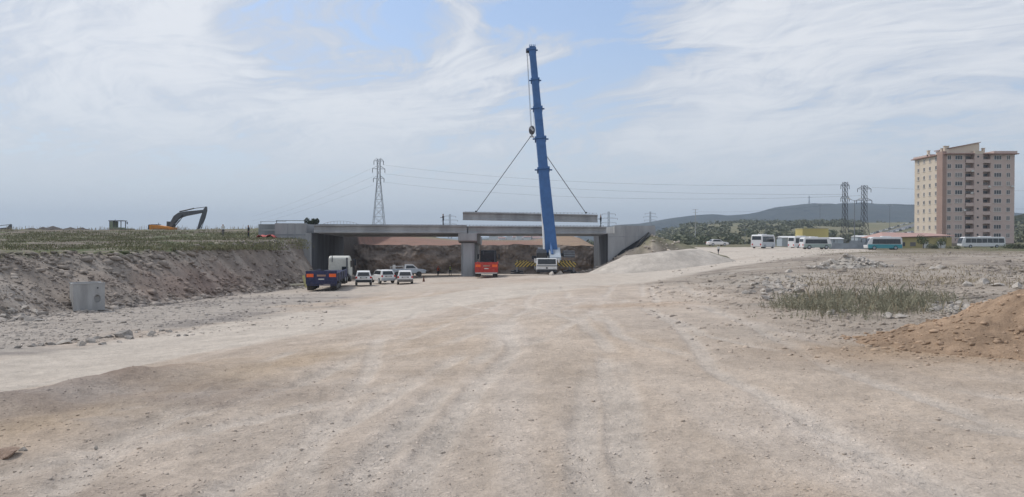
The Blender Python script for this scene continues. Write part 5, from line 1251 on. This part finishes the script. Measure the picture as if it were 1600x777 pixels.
# spoil lumps on the left skyline
for px, wpx, hpx in ((67, 14, 3.2), (83, 20, 4.5), (110, 14, 3.0), (48, 12, 2.0), (128, 14, 2.2)):
    Yd = 152; cx_ = (px-800)/F*Yd; rx = wpx/F*Yd; hh0 = hpx/F*Yd+.35
    heap('soil_mound', lambda x, y, cx_=cx_, rx=rx, hh0=hh0: (1-np.hypot((x-cx_)/rx, (y-152)/2.2))*hh0+fbm(x, y, .8, 3)*.12, cx_-rx*1.3, cx_+rx*1.3, 149, 155, .15,
         lambda x, y: np.repeat(np.array([[.11, .10, .095]]), len(x), 0), 'dark spoil mound on the left skyline, '+{67: 'second from left, small and rounded', 83: 'tallest and widest', 110: 'just right of the tallest', 48: 'leftmost and lowest', 128: 'rightmost of the row'}[px], 'soil mound')

# ------------------------------------------------------------------ apartment block
wallm = mat('pink_render', (.55, .44, .395), .9, var=.07, scale=.15); wall2 = mat('pale_render', (.64, .55, .45), .9, var=.06, scale=.15); brownm = mat('brown_render', (.36, .25, .21), .9, var=.08, scale=.2)
roofm = mat('roof_tile', (.34, .21, .18), .85, var=.12); basem = mat('stone_base', (.27, .23, .18), .9, var=.15)
AX, AY, AZ = 142.6, 250.0, -3.4
apt = thing('apartment_building', 'tall pink and cream apartment block at the right edge', 'building', (AX, AY, AZ))
HT = 32.0; WD = 23.6; DP = 18.6
b = MB()
# front with recessed balcony bays
b.prism_z([(0, 0), (7.3, 0), (7.3, 1.3), (10.0, 1.3), (10.0, -.5), (12.9, -.5), (12.9, 1.3), (15.6, 1.3), (15.6, 0), (WD, 0), (WD, DP), (1.2, DP), (1.2, DP-.02), (1.2, 0.02)], 0, HT-.35)
b.build('front_wall', wallm, apt)
b = MB(); b.box(.2, 1.18, 3.2, DP-.5, 0, HT-.36); b.build('side_wall', wall2, apt)
b = MB(); b.box(-.35, .98, -.15, 3.18, 0, HT+.7); b.build('corner_pier', brownm, apt)
b = MB(); b.box(-.05, WD+.06, -.06, -.01, 0, 2.3); b.box(10.0-.05, 12.95, -.62, -.52, 0, 2.3); b.build('base_course', basem, apt)
b = MB(); b.box(-.1, 9.9, -1.0, 6, HT-.35, HT-.05, ty=0); b.box(13.0, WD+.9, -1.0, 6, HT-.35, HT-.05); b.box(-.6, 2, 3.3, DP+.6, HT-.35, HT-.05); b.box(1.3, WD+.85, 6.02, DP+.8, HT-.34, HT-.06)
b.prism([(-.6, HT-.05), (5, HT-.05), (5, HT+.75)], .9, 9.9)
b.build('roof', roofm, apt)
b = MB(); b.box(16.5, WD+.6, -.4, 6, HT-.05, HT+.75); b.box(-.1, 1.9, 8, DP, HT-.04, HT+.6); b.build('parapet', wallm, apt)
b = MB(); b.prism_y([(2.0, HT-.1), (12.7, HT-.1), (12.7, HT+3.6), (10.2, HT+3.4), (2.0, HT+1.5)], 1.35, 8); b.box(10.02, 12.88, -.48, 1.3, HT-.3, HT+.8); b.build('penthouse', wall2, apt)
b = MB(); b.prism_y([(1.6, HT+1.52), (12.9, HT+3.7), (13.1, HT+3.95), (1.6, HT+1.8)], .9, 8.3); b.build('penthouse_roof', roofm, apt)
for x_, y_ in ((.9, .9), (1.0, 2.8), (14.3, 2), (-.1, 9)):
    b = MB(); b.box(x_, x_+(1.5 if x_ == .9 else .7), y_, y_+.8, HT, HT+(2.4 if x_ == .9 else 1.9)); b.box(x_-.12, x_+(1.62 if x_ == .9 else .82), y_-.12, y_+.92, HT+(2.4 if x_ == .9 else 1.9), HT+(2.6 if x_ == .9 else 2.05)); b.build('chimney', wall2, apt)
framem = mat('window_frame_white', (.62, .58, .54), .6); panem = mat('window_pane', (.10, .11, .13), .2, var=.5, scale=.2, spec=.6); blind = mat('window_blind', (.42, .37, .34), .8, var=.2)
N = NT(panem.node_tree); oi = N.n('ShaderNodeObjectInfo').outputs['Random']
cr = N.mix(N.ss(oi, .45, .9), (.05, .055, .065), (.26, .24, .23)); N.n('ShaderNodeOutputMaterial', {'Surface': N.n('ShaderNodeBsdfPrincipled', {'Base Color': cr, 'Roughness': .25}).outputs[0]})
def win_meshes(w_, h_, n_, axis):
    def B(mb, u0, u1, z0, z1, d0, d1):
        if axis == 'x': mb.box(u0, u1, -d1, -d0, z0, z1)
        else: mb.box(-d1, -d0, u0, u1, z0, z1)
    f_ = MB(); fw = .11
    B(f_, -w_/2, w_/2, 0, fw, .0, .07); B(f_, -w_/2, w_/2, h_-fw, h_, .0, .07)
    for k in range(n_+1): u = -w_/2+k*(w_-fw)/n_; B(f_, u, u+fw, fw, h_-fw, .0, .06)
    B(f_, -w_/2-.12, w_/2+.12, -.10, -.001, 0, .16)
    p_ = MB(); B(p_, -w_/2+.02, w_/2-.02, .02, h_-.02, .005, .03); return f_, p_
fl = 2.86; z0 = 27.2+3.4-.75
protw = {}
def window(key, w_, h_, n_, axis, loc, blindd=False):
    if key not in protw:
        f_, p_ = win_meshes(w_, h_, n_, axis); fo = f_.build('window', framem, apt); po = p_.build('pane', panem, fo); protw[key] = (fo, po); fo.location = loc; return fo
    fo, po = protw[key]; a_ = fo.copy(); COL.objects.link(a_); a_.parent = apt; a_.location = loc; c_ = po.copy(); COL.objects.link(c_); c_.parent = a_; return a_
for r_ in range(10):
    z = z0-r_*fl
    for u, key, w_, n_ in ((1.95, 's', 1.3, 2), (5.1, 'b', 2.5, 3), (18.0, 'b', 2.4, 3), (21.5, 's', 1.3, 2)):
        window(key, w_, 1.5, n_, 'x', (u, 0, z))
    for u in (4.6, 8.3, 11.9, 15.6): window('side', 1.15, 1.4, 2, 'y', (.2, u, z))
    b = MB(); b.tube((11.2, -.53, z+1.0), (11.2, -.5, z+1.0), .34, n=14); b.build('stair_window', glass, apt)
    for u0, u1 in ((7.3, 10.0), (12.9, 15.6)):
        b = MB(); b.box(u0+.001, u1-.001, -.35, 1.28, z-1.05, z-.85); b.box(u0+.02, u1-.02, -.34, -.22, z-.85, z+.1); bl = b.build('balcony', wallm, apt)
        b = MB(); b.box(u0+.15, u1-.15, 1.24, 1.29, z-.84, z+1.25); b.build('balcony_door', panem, bl)
        b = MB(); b.bar((u0+.02, -.28, z+.22), (u1-.02, -.28, z+.22), .06, .06); b.build('rail', brownm, bl)
b = MB()
for u, z in ((9.4, z0-4), (9.2, z0-fl*4+.2), (6.8, z0-fl*6+.2), (15, z0-3*fl-.6), (22.6, z0-3*fl-.5)): b.box(u-.4, u+.4, -.75, -.36, z, z+.6)
b.build('air_conditioner', plate_w, apt)

# yellow building
yel = mat('yellow_render', (.42, .36, .17), .9, var=.1, scale=.3)
Yb = 192.0; x0 = (1384-800)/F*Yb; x1 = (1487-800)/F*Yb; zb = zpx(391, Yb)
yb = thing('yellow_building', 'low yellow building with pinkish pitched roof below the apartment block', 'building', (x0, Yb, zb)); WW = x1-x0; WH = zpx(371, Yb)-zb
b = MB(); b.box(0, WW, 0, 11, -.3, WH); b.build('wall', yel, yb)
b = MB(); b.add([(-1.0, -.7, WH), (WW+.5, -.7, WH+.5), (WW+.5, 11.7, WH+.2), (-1.0, 11.7, WH), (1.5, 5.5, WH+1.35), (WW-3.0, 5.5, WH+1.1), (-1.0, -.7, WH-.12), (WW+.5, -.7, WH+.36), (WW+.5, 11.7, WH), (-1, 11.7, WH-.12)], [(0, 1, 5, 4), (1, 2, 5), (2, 3, 4, 5), (3, 0, 4), (6, 7, 1, 0), (7, 8, 2, 1), (8, 9, 3, 2), (9, 6, 0, 3), (6, 9, 8, 7)])
b.build('roof', mat('pink_roof', (.42, .27, .235), .8, var=.1), yb)
for u0, u1 in ((9.4, 10.8), (13.0, 15.2)):
    b = MB(); b.box(u0, u1, -.04, 0, .2, 2.2); b.build('door', plate_w, yb)
for u_ in (3.5, 6.2): b = MB(); b.box(u_, u_+1.4, -.04, 0, 1.0, 2.0); b.build('window', panem, yb)
# yellow hall behind the minibus
Yb = 235; x0 = (1254-800)/F*Yb; x1 = (1294.5-800)/F*Yb
yh = thing('yellow_hall', 'plain mustard yellow flat roofed building behind the minibus', 'building', (x0, Yb, -2.5)); WW = x1-x0
b = MB(); b.box(0, WW, 0, 6, -.5, 2.5+zpx(358, Yb)); b.build('wall', mat('mustard_render', (.50, .42, .17), .9, var=.06), yh)
b = MB(); b.box(-.1, WW+.1, -.1, 6.1, 2.5+zpx(358, Yb), 2.5+zpx(356.8, Yb)); b.box(1.5, 2.1, 2, 2.4, 3, 2.5+zpx(355.2, Yb)); b.build('roof', mat('mustard_edge', (.4, .36, .22), .9), yh)
# corrugated fence
Yb = 165; x0 = (1296-800)/F*Yb; x1 = (1358-800)/F*Yb; fe = thing('corrugated_fence', 'grey corrugated metal fence between the two minibuses', 'fence', (x0, Yb, zpx(391, Yb))); Lf = x1-x0
b = MB(); n_ = int(Lf/.12)
vs = []; hh0 = zpx(376, Yb)-zpx(391, Yb)
for k in range(n_+1): 
    for z in (0, hh0*(1 if k > n_*.5 else .72)): vs.append((k*Lf/n_, .05*(k % 2), z))
b.add(vs, [(2*k, 2*k+2, 2*k+3, 2*k+1) for k in range(n_)]); b.build('sheet', mat('fence_sheet', (.27, .30, .33), .5, metal=.2, var=.2, scale=.6), fe)
for k in range(6):
    b = MB(); b.box(k*Lf/5-.05, k*Lf/5+.05, .08, .18, 0, hh0+.1); b.build('post', steel, fe)
# low white sheds behind the fence
for px0, px1, py0, py1, Yd, lab in ((1222, 1250, 369, 377, 240, 'low grey shed behind the coaches'), (1340, 1362, 368, 376, 260, 'small white roofed shed left of the yellow building'), (1295, 1318, 371, 379, 230, 'small pale shed right of the mustard building')):
    x0 = (px0-800)/F*Yd; x1 = (px1-800)/F*Yd; t = thing('shed', lab, 'shed', (x0, Yd, -2.6)); zt = zpx(py0, Yd)+2.6
    b = MB(); b.box(0, x1-x0, 0, 5, -.3, zt-.5); b.build('wall', grey_p, t); b = MB(); b.prism([(-.3, zt-.5), (5.3, zt-.5), (2.5, zt)], -.2, x1-x0+.2); b.build('roof', white_b, t)

# parked cars on the sloping street behind
cw = sedan('parked_car', 'x', 'car', (0, 0, 0), 0, white_p, None, True); cd = sedan('parked_car', 'x', 'car', (0, 0, 0), 0, mat('dark_car', (.06, .07, .09), .35), None, True); cs = sedan('parked_car', 'x', 'car', (0, 0, 0), 0, mat('silver_car', (.35, .36, .38), .35, metal=.4), None, True)
GP = 'cars parked up the sloping street left of the apartment block'; used = set()
lots = [(1362+k*4.6, 367.5-k*1.42) for k in range(14)]+[(1378+k*4.8, 369-k*1.30) for k in range(10)]+[(1400+k*5, 369.5-k*1.0) for k in range(6)]
for i, (px, py) in enumerate(lots):
    q = hit(px, py, 230, 1100); pr_ = [cw, cs, cd, cw, cs, cw, cd][i % 7]; lab = {cw: 'white car parked on the sloping street left of the apartment block', cd: 'dark car parked on the sloping street left of the apartment block', cs: 'silver car parked on the sloping street left of the apartment block'}[pr_]
    if pr_.name in used: dup(pr_, q, R(-25+random.uniform(-6, 6)), lab, GP)
    else: used.add(pr_.name); pr_.location = q; pr_.rotation_euler = (0, 0, R(-25)); pr_['label'] = lab; pr_['group'] = GP
# street surface under them
vs = []
for k in range(24):
    py = 371.5-k*1.35; pxc = 1356+k*4.4
    for dx in (-4, 14):
        q = hit(pxc+dx+k*.25, py, 210, 1200); vs.append((q.x, q.y, q.z+.12))
o = raw_mesh('street', vs, [(2*k, 2*k+1, 2*k+3, 2*k+2) for k in range(23)], mat('asphalt_far', (.16, .16, .165), .9)); tag(o, kind='structure')

# far white houses seen under the right span
hp = thing('far_house', 'x', 'house', (0, 0, 0)); b = MB(); b.box(-5, 5, -4, 4, -3, 6); b.build('wall', mat('far_house_wall', (.62, .60, .57), .9), hp); b = MB(); b.prism([(-4.6, 6), (4.6, 6), (0, 8.4)], -5.4, 5.4); b.build('roof', roofm, hp)
for i in range(26):
    px = random.uniform(762, 846); Yd = random.uniform(1100, 1900); py = random.uniform(370.5, 376.5); loc = ((px-800)/F*Yd, Yd, zpx(py, Yd)-3)
    lab = 'tiny white house far away seen under the right bridge span'
    if i == 0: hp.location = loc; hp['label'] = lab; hp['group'] = 'far white houses'
    else: dup(hp, loc, random.uniform(-.4, .4), lab, 'far white houses')
# low ridge carrying the far houses
vs = []; nn_ = 60
for k in range(nn_+1):
    px = 735+k*2.2
    for Yd, py in ((950, 384), (1100, 377.5), (1500, 373.5), (2000, 370.5), (2300, 376)):
        e = math.sin(math.pi*min(1, max(0, k/nn_)))**.4; vs.append(((px-800)/F*Yd, Yd, zpx(380, Yd)*(1-e)+zpx(py, Yd)*e-1))
o = raw_mesh('hills', vs, [(k*5+j, (k+1)*5+j, (k+1)*5+j+1, k*5+j+1) for k in range(nn_) for j in range(4)], hm2, smooth=True); tag(o, kind='structure')

# ------------------------------------------------------------------ pylons
def lattice(name, label, loc, Hh, wb, wt, arms, rz=0, th_=.14, waist=.62, group=None, peak=True, cat='pylon', st_m=None):
    steel = st_m or MATS['galvanised_steel']
    t = thing(name, label, cat, loc, rz, group); b = MB()
    def wdt(z): 
        u = z/Hh; return wb+(wt-wb)*min(1, u/waist)
    nlev = 11; lev = [Hh*(1-(1-k/nlev)**1.25) for k in range(nlev+1)]
    lev = sorted(set(lev))
    for sx in (-1, 1):
        for sy in (-1, 1):
            for z0_, z1_ in zip(lev[:-1], lev[1:]): b.bar((sx*wdt(z0_)/2, sy*wdt(z0_)/2, z0_), (sx*wdt(z1_)/2, sy*wdt(z1_)/2, z1_), th_, th_)
    for z0_, z1_ in zip(lev[:-1], lev[1:]):
        a0, a1 = wdt(z0_)/2, wdt(z1_)/2
        for s_ in (-1, 1):
            b.bar((-a0, s_*a0, z0_), (a1, s_*a1, z1_), th_*.6, th_*.6); b.bar((a0, s_*a0, z0_), (-a1, s_*a1, z1_), th_*.6, th_*.6)
            b.bar((s_*a0, -a0, z0_), (s_*a1, a1, z1_), th_*.6, th_*.6); b.bar((-a1, s_*a1, z1_), (a1, s_*a1, z1_), th_*.6, th_*.6)
    b.build('tower_frame', steel, t)
    for z, half in arms:
        c = MB(); w_ = wdt(z)/2
        for s_ in (-1, 1):
            for sy in (-1, 1): c.bar((s_*w_, sy*w_, z), (s_*half, 0, z), th_*.9, th_*.9); c.bar((s_*w_, sy*w_, z+min(1.6, Hh*.04)), (s_*half, 0, z+.1), th_*.7, th_*.7)
        am = c.build('cross_arm', steel, t)
        for s_ in (-1, 1):
            c = MB(); L_ = Hh*.035+.5; c.tube((s_*half, 0, z), (s_*half, 0, z-L_), th_*.9, n=6); c.build('insulator', dark, am)
    return t
Yp = 430
def base(px, Yd): return ((px-800)/F*Yd, Yd, gz((px-800)/F*Yd, Yd)-.3)
pb_ = base(592, Yp); HP = zpx(249, Yp)-pb_[2]
lattice('pylon', 'tall lattice pylon standing behind the left span of the bridge', pb_, HP, 8.3, 1.7, ((HP-1.0, 2.7), (HP-5.5, 3.5), (HP-11, 3.0)), R(18), .20, .78)
for px, yt, Yd, lab in ((703, 335, 1250, 'small far pylon with wide arms left of the bridge pier'), (951, 331, 1250, 'small far pylon above the right end of the bridge'), (1016, 331, 1500, 'small far pylon over the right wing wall'), (1264, 306, 2450, 'tiny mast on the crest of the hill')):
    q = base(px, Yd); z0_ = q[2] if px != 1264 else zpx(321, Yd)-3; h_ = zpx(yt, Yd)-z0_
    lattice('pylon', lab, (q[0], q[1], z0_), h_, h_*.16, h_*.045, ((h_*.93, h_*.20), (h_*.80, h_*.26), (h_*.67, h_*.22)) if px != 1264 else ((h_*.85, h_*.1),), 0, .35 if Yd < 2000 else .5)
for px, yt, Yd, lab, wpx in ((1320, 285, 300, 'narrow lattice pylon with one sided insulators left of the lamp post', 11), (1350, 290, 300, 'lattice pylon with wide double arms right of the lamp post', 16)):
    q = base(px, Yd); h_ = zpx(yt, Yd)-q[2]
    lattice('pylon', lab, q, h_, wpx/F*Yd*.85, (5.5 if px == 1320 else 6)/F*Yd, ((h_-1.4, (1.8 if px == 1320 else 2.9)), (h_*.745, (1.8 if px == 1320 else 3.3))), R(8), .13, .5, st_m=mat('dark_lattice', (.07, .075, .085), .7))
# poles and street lamps
def pole(name, label, px, Yd, ytop, cat, kind, rad=.12, group=None, m_=steel, ybot=None):
    q = base(px, Yd) if ybot is None else ((px-800)/F*Yd, Yd, zpx(ybot, Yd)); h_ = zpx(ytop, Yd)-q[2]; t = thing(name, label, cat, q, 0, group)
    b = MB(); b.tube((0, 0, 0), (0, 0, h_), rad, rad*.55, n=8); b.build('pole', m_, t)
    if kind == 'lamp':
        for s_ in (-1, 1):
            b = MB(); b.bar((0, 0, h_-.2), (s_*1.4, 0, h_+.35), .09, .09); ar = b.build('lamp_arm', m_, t)
            b = MB(); b.box(s_*1.4-.35, s_*1.4+.35, -.15, .15, h_+.28, h_+.42); b.build('lamp_head', plate_w, ar)
    elif kind == 'power':
        for dz_, hw in ((.3, 1.6), (1.9, 1.3)):
            b = MB(); b.bar((-hw, 0, h_-dz_), (hw, 0, h_-dz_), .14, .14); b.build('cross_arm', m_, t)
    return t
pole('utility_pole', 'pale slender power pole standing before the hill', 1086.5, 420, 327, 'pole', 'power', .28, m_=mat('pole_concrete', (.42, .42, .42), .9))
pole('street_lamp', 'double headed street lamp between the two lattice pylons', 1335, 185, 313, 'street lamp', 'lamp', .13)
pole('street_lamp', 'pale lamp post in front of the hill, right of the mustard building', 1281, 420, 321, 'street lamp', 'lamp', .16)
pole('street_lamp', 'lamp post in front of the hill, right of the lattice pylons', 1390, 420, 322, 'street lamp', 'lamp', .16)
pole('utility_pole', 'thin faint pole behind the leftmost coach', 1164, 300, 352, 'pole', 'power', .1)
pole('utility_pole', 'thin pole behind the wing wall left of the white sedan', 1196, 330, 348, 'pole', 'plain', .1)['label'] = 'thin faint pole between the leftmost coach and its neighbour'
# arched frame far beyond the left span
af = thing('arched_frame', 'far grey arched frame of thin uprights above the left span', 'steel frame', ((532-800)/F*330, 330, zpx(352.5, 330)))
b = MB(); prevp = None
for k in range(25):
    u = k/24; x_ = (u-.5)*60/F*330; z = 1.9*math.sin(math.pi*min(1, u*1.0))**.6+.05; p_ = Vector((x_, 0, z)); 
    if k % 2 == 0: b.bar((x_, 0, -2), (x_, 0, z+.1), .09, .09, up=(0, 1, 0))
    if prevp is not None: b.bar(prevp, p_, .09, .09)
    prevp = p_
b.build('arch', steel, af)

# overhead wires
wm = mat('wire', (.14, .15, .17), .6)
def wire(pts3, sag, label, rad=.04):
    b = MB(); P = []
    for p0, p1 in zip(pts3[:-1], pts3[1:]):
        for k in range(17):
            u = k/16; q = Vector(p0).lerp(Vector(p1), u); q.z -= sag*4*u*(1-u); P.append(q)
    for p0, p1 in zip(P[:-1], P[1:]):
        if (p1-p0).length > .01: b.tube(p0, p1, rad, n=4, cap=False)
    o = b.build('power_line', wm); tag(o, label, 'power line', 'power lines crossing the sky'); return o
def W(px, py, Yd): return ((px-800)/F*Yd, Yd, zpx(py, Yd))
wire([W(600, 258, 428), W(1316, 289, 300)], 4, 'topmost sky wire running from tall pylon to the narrow right pylon', .035)
wire([W(602, 272, 428), W(1318, 304, 300)], 3.2, 'middle sky wire from the tall pylon towards the right pylons', .035)
wire([W(602, 285, 428), W(1344, 306, 300)], 4.5, 'lowest sky wire from the tall pylon to the wide-armed pylon', .035)
wire([W(1362, 293, 300), W(1700, 296, 330)], 1, 'upper wire running right behind the apartment block', .03)
wire([W(1362, 318, 300), W(1700, 326, 330)], 1, 'lower wire running right behind the apartment block', .03)
for i, (y0_, y1_) in enumerate(((262, 338), (276, 345), (289, 350))):
    wire([W(584, y0_, 430), W(395, y1_, 900)], 2.5, ('upper', 'middle', 'lower')[i]+' wire falling away left from the tall pylon', .035)
wire([W(1090, 331, 420), W(1340, 315, 300)], 1.5, 'faint wire between the pale power pole and right pylons', .03)

for o in protos+tprotos+[dense]:
    for c_ in kids(o): bpy.data.objects.remove(c_)
    bpy.data.objects.remove(o)
